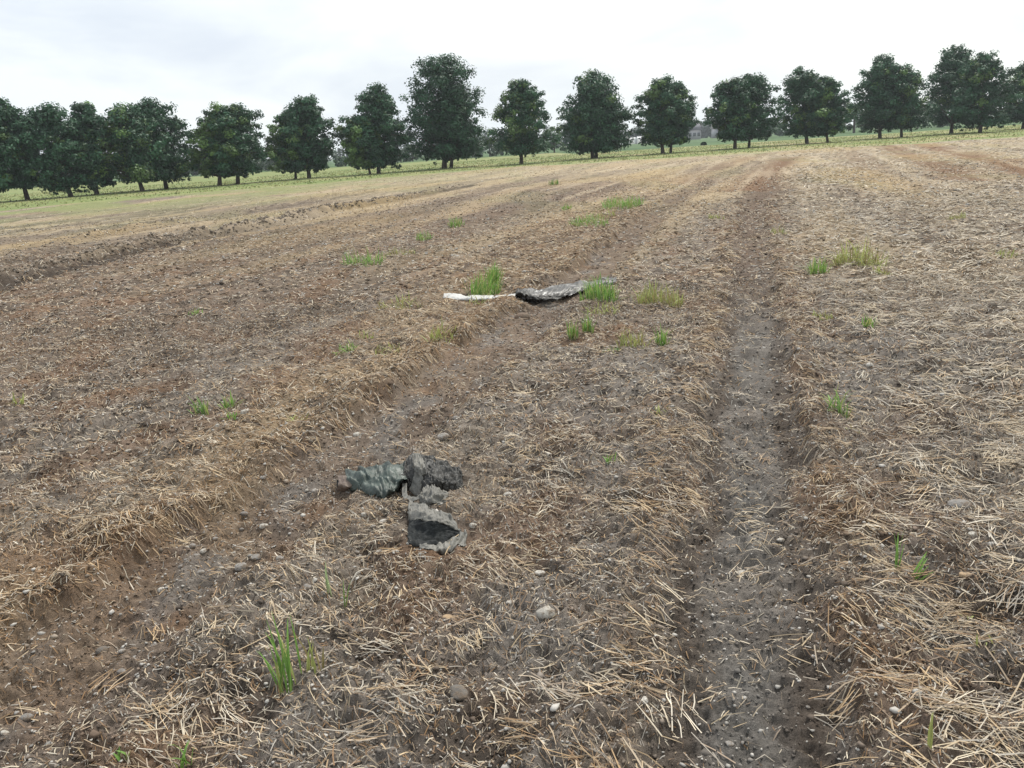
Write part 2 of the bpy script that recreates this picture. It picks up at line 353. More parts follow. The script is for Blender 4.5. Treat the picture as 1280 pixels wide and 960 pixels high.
# ------------------------------------------------------------------ straw litter
def ribbons(P0, PM, P1, W, col0, droop=None, taper=1.0):
    """flat ribbons with a slight ridge: three cross sections of two points"""
    n = len(P0); V = np.empty((n, 6, 3), np.float32)
    V[:, 0] = P0 - W; V[:, 1] = P0 + W; V[:, 2] = PM - W; V[:, 3] = PM + W; V[:, 4] = P1 - W * taper; V[:, 5] = P1 + W * taper
    b = (np.arange(n) * 6)[:, None, None]
    F = (b + np.array([[0, 1, 3, 2], [2, 3, 5, 4]])[None]).reshape(-1, 4)
    return V.reshape(-1, 3), F, np.repeat(col0, 6, axis=0)
STRAW_COLS = np.array([[.46, .38, .26], [.40, .30, .175], [.33, .215, .105], [.20, .115, .055], [.36, .325, .27], [.23, .20, .165], [.58, .51, .40], [.12, .08, .052]])
def sample_area(n, y0, y1, umax=.80):
    """points over the seen part of the field plus about two metres to either side (n sets the density)"""
    if y0 < 1.4: y0 = .3
    yy = np.linspace(y0, y1, 400); wd = umax * (yy + .25) + np.where(yy < 12, 2.2, 2.2); cdf = np.concatenate([[0], np.cumsum((wd[1:] + wd[:-1]) / 2 * np.diff(yy))])
    ya = max(y0, 1.3); old = umax * ((y1 + .25) ** 2 - (ya + .25) ** 2) / 2; n = int(n * cdf[-1] / old)
    y = np.interp(rng.random(n) * cdf[-1], cdf, yy); return rng.uniform(-1, 1, n) * np.interp(y, yy, wd), y
def straw_density(M, y):
    a, b = M['a'], M['b']
    near = 1 - .5 * M['far']
    pa = sst(.02, .48, perlin(a / .30, b / .24, 60) + .55 * perlin(a / .11, b / .10, 61) + .35 * M['n1'])
    pa = pa * near + (1 - near) * .6
    d = .15 + .48 * pa + (.15 + .55 * pa) * (.75 * M['gold'] + .5 * sst(.05, .6, M['n1'] + .6 * M['n2']))
    d = d + (.10 + .9 * pa) * (.55 * M['bermR'] + .75 * M['bermRl'] + .35 * M['bankL'] + .2 * M['bankLr'] + 1.1 * M['winA'] + .8 * M['winB'])
    d = d + (.12 + .35 * pa) * sst(.45, 1.2, M['dR']) * (1 - .5 * M['far'])
    d = d * (1 - .72 * M['grey']) * (1 - .76 * M['rutR']) * (1 - .86 * M['rutL']) * (1 - .55 * M['bare']) * (1 - .45 * M['brown']) * (1 - .92 * M['trk']) * (1 - .7 * M['weedy']) * (1 - .6 * M['far'] * sst(2, -24, a * PERP[0] + b * ROW[0])) * (1 - .9 * np.exp(-((M['winAd'] - .42) / .22) ** 2))
    return np.clip(d * (1 - M['verge']), 0, 1.0) * (1 - M['lit'])
def straw_cols(n, M, g, idxs):
    base = np.array([.16, .17, .15, .10, .18, .12, .07, .05])
    P = np.tile(base, (n, 1))
    gold = M['gold'][idxs][:, None] + .7 * (M['bermR'] + M['bermRl'])[idxs][:, None]
    P = P + gold * np.array([.05, .22, .22, .12, -.02, 0, .03, 0]).clip(0)
    wet = (M['rutL'] + .8 * M['bermR'] + .5 * M['bankL'] + .6 * M['brown'] + .5 * M['bermRl'])[idxs][:, None]
    P = P + wet * np.array([0, .05, .15, .35, 0, .05, 0, .2])
    rgt = (sst(.6, 1.4, M['dR']) + M['winA'])[idxs][:, None]
    P = P + rgt * np.array([.26, .04, 0, 0, .40, .12, .18, 0])
    P = P / P.sum(1, keepdims=True); c = (P.cumsum(1) < g.random(n)[:, None]).sum(1).clip(0, 7)
    q = STRAW_COLS[c] * g.uniform(.80, 1.45, (n, 1)); return q * .86 + .14 * q.mean(1, keepdims=True)
VS, FS, CS = [], [], []; voff = 0
def push(V, F, Cc):
    global voff
    VS.append(V); FS.append(F + voff); CS.append(Cc); voff += len(V)
def layer(ncl, per, y0, y1, lmin, lmax, wmin, wmax, spread, tiltsd, lift, single=False, umax=.80):
    cx, cy = sample_area(ncl, y0, y1, umax); ncl = len(cx); M = layout(cx, cy); d = straw_density(M, cy)
    keep = rng.random(ncl) < d; cx, cy = cx[keep], cy[keep]; M = {k: v[keep] for k, v in M.items()}; nk = len(cx)
    base_ang = math.atan2(PERP[1], PERP[0])
    ca = base_ang + rng.normal(0, .55, nk)
    ca = np.where(rng.random(nk) < .30, rng.uniform(0, np.pi, nk), ca)
    # straw leans down into the tracks
    ca = np.where(M['bermRl'] > .3, base_ang - .35 + rng.normal(0, .35, nk), ca)
    reps = rng.poisson(per, nk) + 1 if not single else np.ones(nk, int)
    ii = np.repeat(np.arange(nk), reps); n = len(ii)
    ang = ca[ii] + rng.normal(0, .30 if not single else .2, n)
    sp = spread * rng.uniform(.5, 1.5, nk)[ii]
    u = rng.normal(0, 1, n) * sp; v = rng.normal(0, .55, n) * sp
    x = cx[ii] + u * np.cos(ca[ii] + 1.57) + v * np.cos(ca[ii]); y = cy[ii] + u * np.sin(ca[ii] + 1.57) + v * np.sin(ca[ii])
    lz = np.clip(sst(.2, .6, M['dR']) + .9 * M['bermRl'] + .6 * (cy < 2.6), 0, 1)[ii]
    ln = rng.uniform(lmin, lmax, n) * rng.uniform(.5, 1.0, n) * (.58 + .42 * lz); dx, dy = np.cos(ang) * ln / 2, np.sin(ang) * ln / 2
    x0, y0_, x1, y1_ = x - dx, y - dy, x + dx, y + dy
    bend = rng.normal(0, .06, n) * ln; xm = x - dy / ln * 2 * bend; ym = y + dx / ln * 2 * bend
    H = height(np.concatenate([x0, xm, x1]), np.concatenate([y0_, ym, y1_])).reshape(3, n)
    til = rng.normal(0, tiltsd, n) * ln; up = np.abs(rng.normal(0, lift, n)) + .002
    hm = H.mean(0); zz0 = np.maximum(H[0], hm - .02) + up + np.clip(til, -.004, None); zz1 = np.maximum(H[2], hm - .02) + up + np.clip(-til, -.004, None)
    zm = np.maximum(H[1] + up, (zz0 + zz1) / 2 + rng.uniform(0, .05, n) * ln)
    ok = (y > .2)
    P0 = np.stack([x0, y0_, zz0], 1)[ok]; PM = np.stack([xm, ym, zm], 1)[ok]; P1 = np.stack([x1, y1_, zz1], 1)[ok]
    n = len(P0); D = P1 - P0; D /= np.linalg.norm(D, axis=1, keepdims=True)
    upv = np.stack([rng.normal(0, .5, n), rng.normal(0, .5, n), np.ones(n)], 1); Wv = np.cross(D, upv); Wv /= np.linalg.norm(Wv, axis=1, keepdims=True)
    Wv *= rng.uniform(wmin, wmax, n)[:, None] / 2
    cc = straw_cols(nk, M, rng, np.arange(nk)); c2 = straw_cols(n, M, rng, ii[ok])
    mixf = .55; col = (cc[ii[ok]] * mixf + c2 * (1 - mixf))
    push(*ribbons(P0, PM, P1, Wv, col, taper=rng.uniform(.4, 1, (n, 1))))
CHAFF_COLS = np.array([[.34, .28, .20], [.26, .20, .14], [.20, .13, .08], [.30, .28, .25], [.11, .085, .065], [.42, .37, .29], [.22, .135, .07]])
def chaff(n, y0, y1, l0, l1, w0, w1):
    x, y = sample_area(n, y0, y1); n = len(x); M = layout(x, y); k = rng.random(n) < (1 - M['lit']) * (.85 - .62 * M['rutR'] - .5 * M['rutL'] - .2 * M['grey']) * (1 - M['verge']); x, y = x[k], y[k]; n = len(x)
    M = {a: b[k] for a, b in M.items()}
    ang = rng.uniform(0, np.pi, n); ln = rng.uniform(l0, l1, n) / 2; dx, dy = np.cos(ang) * ln, np.sin(ang) * ln
    H = height(np.concatenate([x - dx, x, x + dx]), np.concatenate([y - dy, y, y + dy])).reshape(3, n)
    up = rng.uniform(.001, .006, n); P0 = np.stack([x - dx, y - dy, H[0] + up], 1); P1 = np.stack([x + dx, y + dy, H[2] + up * rng.uniform(.3, 2.5, n)], 1)
    PM = np.stack([x, y, np.maximum(H[1], (H[0] + H[2]) / 2) + up], 1)
    D = P1 - P0; upv = np.stack([rng.normal(0, .6, n), rng.normal(0, .6, n), np.ones(n)], 1); Wv = np.cross(D, upv); Wv /= np.linalg.norm(Wv, axis=1, keepdims=True) + 1e-9
    c = rng.integers(0, 7, n); c = np.where((rng.random(n) < .45) & (M['gold'] > .4), 6, c); col = CHAFF_COLS[c] * rng.uniform(.7, 1.35, (n, 1))
    push(*ribbons(P0, PM, P1, Wv * rng.uniform(w0, w1, n)[:, None] / 2, col))
# bundles of long stalks, loose stalks, chaff; width grows gently with distance
layer(4600, 9, 1.3, 4.2, .05, .19, .0020, .0042, .040, .12, .007)
chaff(110000, 1.3, 4.4, .006, .030, .0014, .0034)
chaff(110000, 4.4, 9, .015, .050, .0028, .0055)
chaff(90000, 9, 20, .03, .09, .006, .012)
layer(46000, 0, 1.3, 4.2, .012, .09, .0018, .0042, .03, .10, .004, True)
layer(9000, 8, 4.2, 8.5, .05, .16, .0028, .0056, .05, .12, .008)
layer(90000, 0, 4.2, 8.5, .02, .10, .003, .006, .03, .10, .006, True)
layer(12000, 7, 8.5, 17, .05, .17, .006, .011, .07, .14, .012)
layer(90000, 0, 8.5, 17, .03, .12, .006, .011, .03, .12, .008, True)
layer(12000, 5, 17, 38, .07, .20, .011, .020, .14, .14, .014)
layer(70000, 0, 17, 38, .06, .18, .011, .020, .03, .12, .010, True)
layer(80000, 0, 38, 82, .12, .30, .018, .032, .03, .08, .010, True, .72)
st = make_mesh('straw_litter', np.concatenate(VS), np.concatenate(FS), M_STRAW, np.concatenate(CS))
tag(st, 'loose straw and stubble litter scattered over the whole field', 'straw', kind='stuff')

# soil crumbs and fine gravel
def ico():
    t = (1 + 5 ** .5) / 2
    v = np.array([(-1, t, 0), (1, t, 0), (-1, -t, 0), (1, -t, 0), (0, -1, t), (0, 1, t), (0, -1, -t), (0, 1, -t), (t, 0, -1), (t, 0, 1), (-t, 0, -1), (-t, 0, 1)], float); v /= np.linalg.norm(v[0])
    f = np.array([(0, 11, 5), (0, 5, 1), (0, 1, 7), (0, 7, 10), (0, 10, 11), (1, 5, 9), (5, 11, 4), (11, 10, 2), (10, 7, 6), (7, 1, 8), (3, 9, 4), (3, 4, 2), (3, 2, 6), (3, 6, 8), (3, 8, 9), (4, 9, 5), (2, 4, 11), (6, 2, 10), (8, 6, 7), (9, 8, 1)])
    return v, f
IV, IF = ico()
def lumps(x, y, size, col, squash=.6, rough=.48):
    n = len(x); z = height(x, y)
    V = IV[None] * (1 + rng.uniform(-rough, rough, (n, 12, 1))) * size[:, None, None] * rng.uniform(.7, 1.25, (n, 1, 3)); V[:, :, 2] *= squash
    a = rng.uniform(0, 6.28, n); ca, sa = np.cos(a)[:, None], np.sin(a)[:, None]
    vx = V[:, :, 0] * ca - V[:, :, 1] * sa; vy = V[:, :, 0] * sa + V[:, :, 1] * ca
    V = np.stack([vx + x[:, None], vy + y[:, None], V[:, :, 2] + (z + size * .2)[:, None]], -1)
    return V.reshape(-1, 3), (IF[None] + (np.arange(n) * 12)[:, None, None]).reshape(-1, 3), np.repeat(col, 12, 0)
def field_pts(n, y0, y1, dens):
    x, y = sample_area(n, y0, y1); n = len(x); M = layout(x, y); k = rng.random(n) < dens(M); return x[k], y[k], {a: b[k] for a, b in M.items()}
vs, fs, cs = [], [], []; off = 0
for n, y0, y1, s0, s1 in ((70000, 1.3, 4.5, .0022, .008), (1200, 1.3, 5, .010, .017), (50000, 4.5, 10, .005, .014), (24000, 10, 30, .014, .035)):
    x, y, M = field_pts(n, y0, y1, lambda M: .8 - .35 * M['gold'] - .3 * M['rutR'])
    c = ground_col(x, y, M) * rng.uniform(.45, 1.35, (len(x), 1)); c = np.where(rng.random((len(x), 1)) < .22, np.array([[.40, .38, .35]]) * rng.uniform(.7, 1.1, (len(x), 1)), c); sz = rng.uniform(s0, s1, len(x)) * rng.uniform(.5, 1, len(x))
    a, b, cc = lumps(x, y, sz, c); vs.append(a); fs.append(b + off); cs.append(cc); off += len(a)
for P, nn, s0, s1, wd in ((WIN_A, 3600, .010, .050, .18), (WIN_B, 1500, .010, .036, .22), (RUT_L, 2600, .004, .018, .10)):
    P = np.array(P)[:, :2]; seg = np.linalg.norm(np.diff(P, axis=0), axis=1); cum = np.concatenate([[0], np.cumsum(seg)]); t = rng.random(nn) * min(cum[-1], 60)
    x = np.interp(t, cum, P[:, 0]); y = np.interp(t, cum, P[:, 1]); x, y = x + rng.normal(0, wd, nn), y + rng.normal(0, wd, nn)
    if P[0][1] < 3: x = x - .40
    else: kk = rng.random(nn) > sst(22, 44, y); x, y = x[kk], y[kk]; nn = len(x)
    M = layout(x, y); c = np.array([[.22, .185, .15]]) * rng.uniform(.4, 1.5, (nn, 1)); sz = rng.uniform(s0, s1, nn) * rng.uniform(.4, 1, nn)
    a, b, cc = lumps(x, y, sz, c, .8, .45); vs.append(a); fs.append(b + off); cs.append(cc); off += len(a)
cr_ = make_mesh('soil_crumbs', np.concatenate(vs), np.concatenate(fs), attr_mat('crumb', .95, .4, 150, .1), np.concatenate(cs))
tag(cr_, 'loose crumbs and small clods of grey brown soil covering the field', 'soil crumbs', kind='stuff')
x, y, M = field_pts(11000, 1.4, 9, lambda M: .08 + .75 * M['rutL'] + .10 * M['grey'] + .06 * M['rutR'])
g = rng.uniform(.16, .42, (len(x), 1)) * np.array([[1, .95, .88]])
a, b, cc = lumps(x, y, rng.uniform(.0025, .0095, len(x)), g, .6, .22)
gv = make_mesh('fine_gravel', a, b, attr_mat('gravel', .8, .3, 90, .25), cc, True)
tag(gv, 'fine pale gravel strewn in the bare wheel tracks', 'gravel', kind='stuff')

# ------------------------------------------------------------------ pebbles
def stone_mat(name, c1, c2):
    mt, n, l, b, o = newmat(name)
    tc = n('ShaderNodeTexCoord'); t = noise(n, l, 3.0, 6, .7, tc.outputs['Object']); oi = n('ShaderNodeObjectInfo')
    mx = n('ShaderNodeMixRGB'); mx.inputs[1].default_value = (*c1, 1); mx.inputs[2].default_value = (*c2, 1); l(oi.outputs['Random'], mx.inputs[0])
    vm = n('ShaderNodeVectorMath'); vm.operation = 'SCALE'; l(mx.outputs[0], vm.inputs[0])
    f = mathn(n, l, 'MULTIPLY_ADD', t.outputs['Fac'], .9); f.node.inputs[2].default_value = .55; l(f, vm.inputs['Scale'])
    # soil stuck on the stone
    t2 = noise(n, l, 1.6, 5, .6, tc.outputs['Object']); rr = n('ShaderNodeValToRGB'); rr.color_ramp.elements[0].position = .45; rr.color_ramp.elements[1].position = .62
    l(t2.outputs['Fac'], rr.inputs['Fac']); m2 = n('ShaderNodeMixRGB'); l(rr.outputs['Color'], m2.inputs[0]); l(vm.outputs[0], m2.inputs[1]); m2.inputs[2].default_value = (.15, .115, .085, 1)
    l(m2.outputs[0], b.inputs['Base Color']); b.inputs['Roughness'].default_value = .8; b.inputs['Specular IOR Level'].default_value = .3
    bp = n('ShaderNodeBump'); bp.inputs['Strength'].default_value = .4; bp.inputs['Distance'].default_value = .1; l(t.outputs['Fac'], bp.inputs['Height']); l(bp.outputs[0], b.inputs['Normal'])
    return mt
SM = {'grey': stone_mat('grey_stone', (.20, .19, .18), (.33, .31, .285)), 'pale': stone_mat('pale_stone', (.40, .375, .33), (.56, .53, .48)),
      'brown': stone_mat('brown_stone', (.16, .11, .08), (.20, .15, .11)), 'tan': stone_mat('tan_stone', (.36, .25, .15), (.40, .29, .18)), 'dark': stone_mat('dark_stone', (.11, .10, .09), (.15, .135, .12))}
def stone_mesh(name, mat, seed, ang=0.0, dims=(1, .75, .55)):
    g = np.random.default_rng(seed); import bmesh
    bm = bmesh.new(); bmesh.ops.create_icosphere(bm, subdivisions=3, radius=1)
    planes = [(lambda v: v / np.linalg.norm(v))(g.normal(0, 1, 3)) for _ in range(7)]; offs = g.uniform(.62, .85, 7)
    ph = g.uniform(0, 6, 6)
    for v in bm.verts:
        p = np.array(v.co)
        r = 1 + .07 * math.sin(2.1 * p[0] + ph[0]) * math.cos(1.7 * p[1] + ph[1]) + .05 * math.sin(3.3 * p[2] + ph[2] + 2 * p[1])
        p = p * r
        if ang > 0:
            for q, of in zip(planes, offs):
                k = p @ q
                if k > of: p = p - q * (k - of) * ang
        v.co = Vector(p * np.array(dims))
    me = bpy.data.meshes.new(name); bm.to_mesh(me); bm.free(); me.materials.append(mat)
    me.polygons.foreach_set('use_smooth', np.ones(len(me.polygons), bool)); return me
stone_meshes = {k: [stone_mesh('pebble', SM[k], 10 * j + i, .0 if i < 3 else 1.0, [(1, .75, .5), (1, .6, .55), (1, .88, .62), (1, .8, .6)][i]) for i in range(4)] for j, k in enumerate(SM)}
def stone(name, px, py, wpx, kind, label, cat='stone', group=None, var=None, h=None, rz=None):
    p = unp(px, py); dep = np.dot(p - np.array([0, 0, CAM_H]), FW); s = wpx / FPX * dep / 2
    me = stone_meshes[kind][var if var is not None else random.randrange(4)]
    o = bpy.data.objects.new(name, me); COL.objects.link(o)
    z = float(height(np.array([p[0]]), np.array([p[1]]))[0])
    zs = s * (h if h else random.uniform(.85, 1.1))
    o.location = (p[0], p[1], z + zs * .10); o.scale = (s, s, zs); o.rotation_euler = (random.uniform(-.15, .15), random.uniform(-.15, .15), rz if rz is not None else random.uniform(-.9, .9))
    tag(o, label, cat, group); return o
# single stones one can point to
stone('stone', 683, 770, 27, 'pale', 'largest whitish angular stone, lying in soil right of the centre foreground', var=3, h=1.0)
stone('stone', 563, 769, 24, 'tan', 'flat pale stone with a brown end, left of the largest whitish angular stone', var=3, h=.7)
stone('stone', 575, 878, 30, 'dark', 'dark rounded stone half sunk in soil near the bottom among long stalks', var=3, h=.9)
stone('stone', 636, 628, 15, 'pale', 'white egg shaped pebble to the right of the torn dark plastic', 'pebble', var=1, h=1.2)
stone('stone', 638, 757, 13, 'pale', 'round pale pebble just above left of the largest whitish angular stone', 'pebble', var=2)
stone('stone', 675, 714, 14, 'pale', 'flat oval white pebble above the largest whitish angular stone', 'pebble', var=0)
stone('stone', 592, 666, 10, 'pale', 'small pale pebble beside the right edge of the dark plastic flap', 'pebble', var=2)
stone('stone', 1199, 632, 30, 'grey', 'broad flat grey stone in the straw on the right side of the field', var=0, rz=-.3)
stone('stone', 1214, 677, 14, 'pale', 'left of two pale pebbles side by side in straw near the right edge', 'pebble', var=1)
stone('stone', 1240, 684, 11, 'pale', 'right of two pale pebbles side by side in straw near the right edge', 'pebble', var=2)
stone('stone', 1205, 733, 15, 'tan', 'light tan stone below the two pale pebbles near the right edge', var=3)
stone('stone', 926, 709, 14, 'pale', 'whitish pebble lying in the middle of the bare grey wheel track', 'pebble', var=0)
stone('stone', 976, 672, 10, 'pale', 'small white pebble at the right side of the bare grey wheel track', 'pebble', var=0)
stone('stone', 806, 898, 11, 'pale', 'round white pebble at the bottom left of the grey wheel track', 'pebble', var=2)
stone('stone', 912, 928, 13, 'grey', 'grey pebble at the very bottom inside the grey wheel track', 'pebble', var=3)
stone('stone', 1087, 461, 12, 'pale', 'whitish stone alone in straw right of the grey wheel track, mid distance', var=3)
stone('stone', 554, 551, 18, 'grey', 'long rounded grey pebble above the torn dark plastic', 'pebble', var=1, rz=.1)
stone('stone', 33, 897, 16, 'grey', 'smooth grey pebble near the lower left corner', 'pebble', var=2)
stone('stone', 300, 703, 17, 'grey', 'oval grey pebble lowest right of the pebble cluster left of the plastic', 'pebble', var=0)
stone('stone', 318, 691, 17, 'grey', 'bluish grey lumpy stone beside the oval grey pebble left of the plastic', var=3)
stone('stone', 125, 803, 15, 'dark', 'dull dark grey pebble in the brown track at lower left', 'pebble', var=2)
stone('stone', 150, 831, 16, 'grey', 'grey oval pebble in the brown track below the dull dark grey one', 'pebble', var=1)
stone('stone', 8, 697, 15, 'pale', 'pale oval pebble in straw at the left picture edge', 'pebble', var=0)
stone('stone', 308, 527, 11, 'pale', 'white pebble beside the small grass sprouts in the left middle of the field', 'pebble', var=2)
stone('stone', 446, 538, 12, 'pale', 'bright white pebble at the left bank of the brown track above the plastic', 'pebble', var=3)
stone('clod', 653, 397, 21, 'brown', 'smooth brown clod in the track just below the long plastic strip', 'clod', var=1, h=1.0, rz=.1)
PEB = [(234,676,12),(241,683,11),(253,684,9),(245,690,9),(246,668,9),(226,706,8),(233,699,8),(249,707,13),(276,705,7),(329,654,12),(304,634,11),(352,711,12),(201,735,9),(150,803,9),(189,792,10),
 (286,779,12),(63,820,8),(313,827,8),(255,659,8),(268,667,7),(276,691,6),(166,867,7),(386,746,13),(343,624,13),(371,632,8),(365,600,8),(384,610,7),(355,613,7),(330,606,8),(320,640,7),(300,650,7)]
for a, b, c in PEB:
    stone('pebble', a, b, c, random.choice(['grey', 'pale', 'grey']), 'small rounded pebble in the stony brown track left of the torn dark plastic', 'pebble', 'pebbles in the brown track left of the plastic')
PEB2 = [(475,692,9),(447,692,9),(457,654,10),(480,656,12),(446,690,9),(394,613,10),(433,676,8),(490,942,10),(638,917,10),(683,859,7),(705,903,7),(497,700,7),(468,668,7)]
for a, b, c in PEB2[:7] + PEB2[11:]:
    stone('pebble', a, b, c, random.choice(['grey', 'pale']), 'small rounded pebble on the soil close below and left of the torn dark plastic', 'pebble', 'pebbles close to the torn dark plastic')
for a, b, c in PEB2[7:11]:
    stone('pebble', a, b, c, 'grey', 'small grey pebble half hidden in the soil at the bottom centre of the field', 'pebble', 'pebbles at the bottom centre')
PEB3 = [(434,543,9),(571,524,12),(582,542,8),(609,517,7),(655,503,8),(645,507,7),(636,509,6),(686,563,9),(562,533,7),(498,531,6),(520,516,6),(543,508,6),(505,545,6)]
for a, b, c in PEB3:
    stone('pebble', a, b, c, random.choice(['grey', 'pale']), 'small pebble on bare soil above the torn dark plastic and below the clod', 'pebble', 'pebbles above the torn dark plastic')
PEB4 = [(104,416,7),(274,539,8),(160,562,9),(109,434,5),(227,456,5),(261,472,6),(73,599,7),(8,610,9),(45,622,10),(70,640,7),(30,575,7),(130,600,7),(6,917,12)]
for a, b, c in PEB4:
    stone('pebble', a, b, c, 'pale', 'small pale pebble in the litter along the left side of the field', 'pebble', 'pale pebbles along the left side')
PEB5 = [(899,687,6),(842,672,7),(939,766,6),(875,906,6),(1145,609,8),(905,640,5),(955,600,5),(902,560,5),(1035,690,6),(1100,780,7),(1010,880,7)]
for a, b, c in PEB5:
    stone('pebble', a, b, c, random.choice(['grey', 'pale']), 'tiny pebble in or beside the bare grey wheel track', 'pebble', 'tiny pebbles about the grey wheel track')

# ------------------------------------------------------------------ grass tufts
def tuft(px, py, hpx, wpx, nb, tone, label, lean=(0, 0), spread=.35, cat='grass tuft', wscale=1.0, weed=False):
    p = unp(px, py); dep = np.dot(p - np.array([0, 0, CAM_H]), FW); h = hpx / FPX * dep * 1.04; wd = wpx / FPX * dep / 2
    g = np.random.default_rng(int(px * 7 + py)); seg = 5; Vs, Fs, Cs = [], [], []; off = 0
    tones = {'bright': (.20, .36, .085), 'dark': (.11, .23, .06), 'yellow': (.38, .42, .14), 'pale': (.33, .42, .21), 'dry': (.30, .25, .11)}
    if dep > 5: nb = int(nb * 2.2); wd *= 1.25; h *= 1.08
    for i in range(nb):
        r = wd * math.sqrt(g.random()) * .9; a = g.uniform(0, 6.28); bx, by = r * math.cos(a), r * math.sin(a) * (1.0 if dep < 6 else 1.2)
        bz = float(height(np.array([p[0] + bx]), np.array([p[1] + by]))[0])
        L_ = h * g.uniform(.4, 1.08) * (1.05 - .45 * (r / (wd + 1e-6)) ** 2) if nb > 3 else h * g.uniform(.85, 1.05)
        az = g.uniform(0, 6.28); tilt = abs(g.normal(0, spread * (1.6 if dep > 5 else 1))); cv = g.uniform(.1, .9) * spread * 1.6
        ww = (g.uniform(.0045, .010) if dep < 5 else g.uniform(.005, .010)) * wscale * max(.85, dep / 14)
        pos = np.array([bx, by, bz - .004]); base = np.array(tones[tone]) * g.uniform(.75, 1.35)
        if g.random() < .22: base = np.array(tones['yellow']) * g.uniform(.8, 1.2)
        if tone == 'yellow' and g.random() < .3: base = np.array(tones['dry'])
        side = np.array([-math.sin(az + g.uniform(-.7, .7)), math.cos(az), 0]); side /= np.linalg.norm(side); ring = []
        for s in range(seg + 1):
            t = s / seg; th = tilt + cv * t * t * 1.6
            if s: pos = pos + np.array([math.cos(az) * math.sin(th) + lean[0], math.sin(az) * math.sin(th) + lean[1], math.cos(th)]) * L_ / seg
            k = ww / 2 * (1 - t ** 2.2) * (.55 + .9 * min(t * 3, 1)) + .0004
            Vs += [pos - side * k, pos + np.array([0, 0, -k * .5]), pos + side * k]
            cc = base * (1 - .35 * (1 - t)) if True else base
            if t < .2: cc = base * .6 + np.array([.10, .09, .04])
            Cs += [cc] * 3
        for s in range(seg):
            b0 = off + s * 3; Fs += [(b0, b0 + 1, b0 + 4, b0 + 3), (b0 + 1, b0 + 2, b0 + 5, b0 + 4)]
        off += (seg + 1) * 3
    o = make_mesh('weed' if weed else 'grass_tuft', np.array(Vs), np.array(Fs), M_GRASS, np.array(Cs), True)
    o.location = (p[0], p[1], 0); tag(o, label, cat, 'green tufts growing up through the stubble'); return o
T = tuft
T(366, 868, 124, 40, 18, 'bright', 'tall bright green grass tuft in the left foreground, largest near the camera', spread=.17)
T(396, 850, 70, 26, 8, 'yellow', 'thin yellowing grass stems just right of the tall foreground tuft', spread=.2)
T(428, 757, 42, 8, 3, 'bright', 'slim green shoot standing above and right of the tall foreground tuft', spread=.12)
T(413, 745, 44, 8, 3, 'pale', 'pale slim shoot left beside the slim green shoot', spread=.15)
T(230, 958, 62, 24, 8, 'bright', 'green grass tuft with a blade curving right at the bottom left edge', spread=.45, lean=(.12, 0))
T(158, 962, 34, 20, 6, 'bright', 'low green sprout cut by the bottom edge in the lower left', spread=.35)
T(1122, 722, 74, 9, 6, 'bright', 'upright bright green blade in straw at the right foreground', spread=.12)
T(1140, 730, 44, 10, 6, 'bright', 'short green blades leaning right beside the upright right foreground blade', spread=.3, lean=(.5, 0))
T(1160, 962, 52, 6, 2, 'dark', 'single dark green blade rising from the bottom edge at the right', spread=.1)
T(1215, 778, 20, 20, 6, 'yellow', 'yellowish low sprout in thick straw near the right edge', spread=.5)
T(1228, 822, 24, 30, 5, 'yellow', 'faint yellow green runner of grass in lower right straw', spread=.7)
T(1045, 522, 36, 34, 26, 'bright', 'loose green weed patch on the bank right of the grey wheel track', spread=.5)
T(1068, 545, 14, 20, 8, 'yellow', 'few yellowish blades below the loose weed patch right of the track', spread=.5)
T(765, 582, 20, 22, 12, 'bright', 'small green sprout in dark litter between the two wheel tracks', spread=.5)
T(253, 522, 30, 18, 12, 'bright', 'left one of the small green sprouts in the left middle of the field', spread=.3)
T(286, 508, 24, 14, 12, 'bright', 'upper right one of the small green sprouts in the left middle of the field', spread=.25)
T(290, 534, 14, 14, 8, 'bright', 'lowest short one of the small green sprouts in the left middle of the field', spread=.4)
T(370, 530, 16, 26, 12, 'yellow', 'thin yellow green blades on the straw bank left of the brown track', spread=.5)
T(24, 508, 18, 16, 10, 'yellow', 'small yellow green tuft near the left picture edge', spread=.35)
T(434, 442, 14, 26, 24, 'bright', 'left low tuft of the small green patches on the straw bank', spread=.5)
T(485, 440, 14, 30, 24, 'yellow', 'low yellow green tuft right beside the left low tuft on the straw bank', spread=.5)
T(458, 422, 14, 20, 10, 'yellow', 'sparse blades behind the two low tufts on the straw bank', spread=.4)
T(552, 430, 24, 34, 26, 'yellow', 'yellow green tuft on the bank below the white plastic strip', spread=.35)
T(500, 388, 16, 52, 34, 'yellow', 'wide low yellowish tuft left of the white plastic strip', spread=.5)
T(605, 368, 30, 34, 90, 'bright', 'lush bright green clump behind the white end of the plastic strip', spread=.22, lean=(.12, 0))
T(617, 358, 26, 16, 50, 'bright', 'taller right hand blades of the lush clump behind the plastic strip', spread=.2, lean=(.15, 0))
T(600, 378, 10, 34, 36, 'yellow', 'yellowish fringe of grass in front of the white plastic strip', spread=.6)
T(748, 379, 28, 42, 100, 'bright', 'lush bright green clump in front of the dark right end of the plastic strip', spread=.28)
T(752, 392, 14, 40, 40, 'yellow', 'yellowing blades at the foot of the lush clump by the dark plastic end', spread=.5)
T(824, 380, 30, 52, 90, 'yellow', 'broad yellow green clump right of the plastic strip', spread=.35)
T(716, 422, 26, 12, 20, 'bright', 'left thin green tuft below the dark plastic end', spread=.2)
T(735, 418, 24, 12, 18, 'bright', 'right thin green tuft below the dark plastic end', spread=.2)
T(790, 433, 28, 34, 34, 'yellow', 'loose yellow green tuft below the broad yellow green clump', spread=.35)
T(827, 430, 26, 12, 20, 'bright', 'slim green tuft right of the loose yellow green one, mid field', spread=.2)
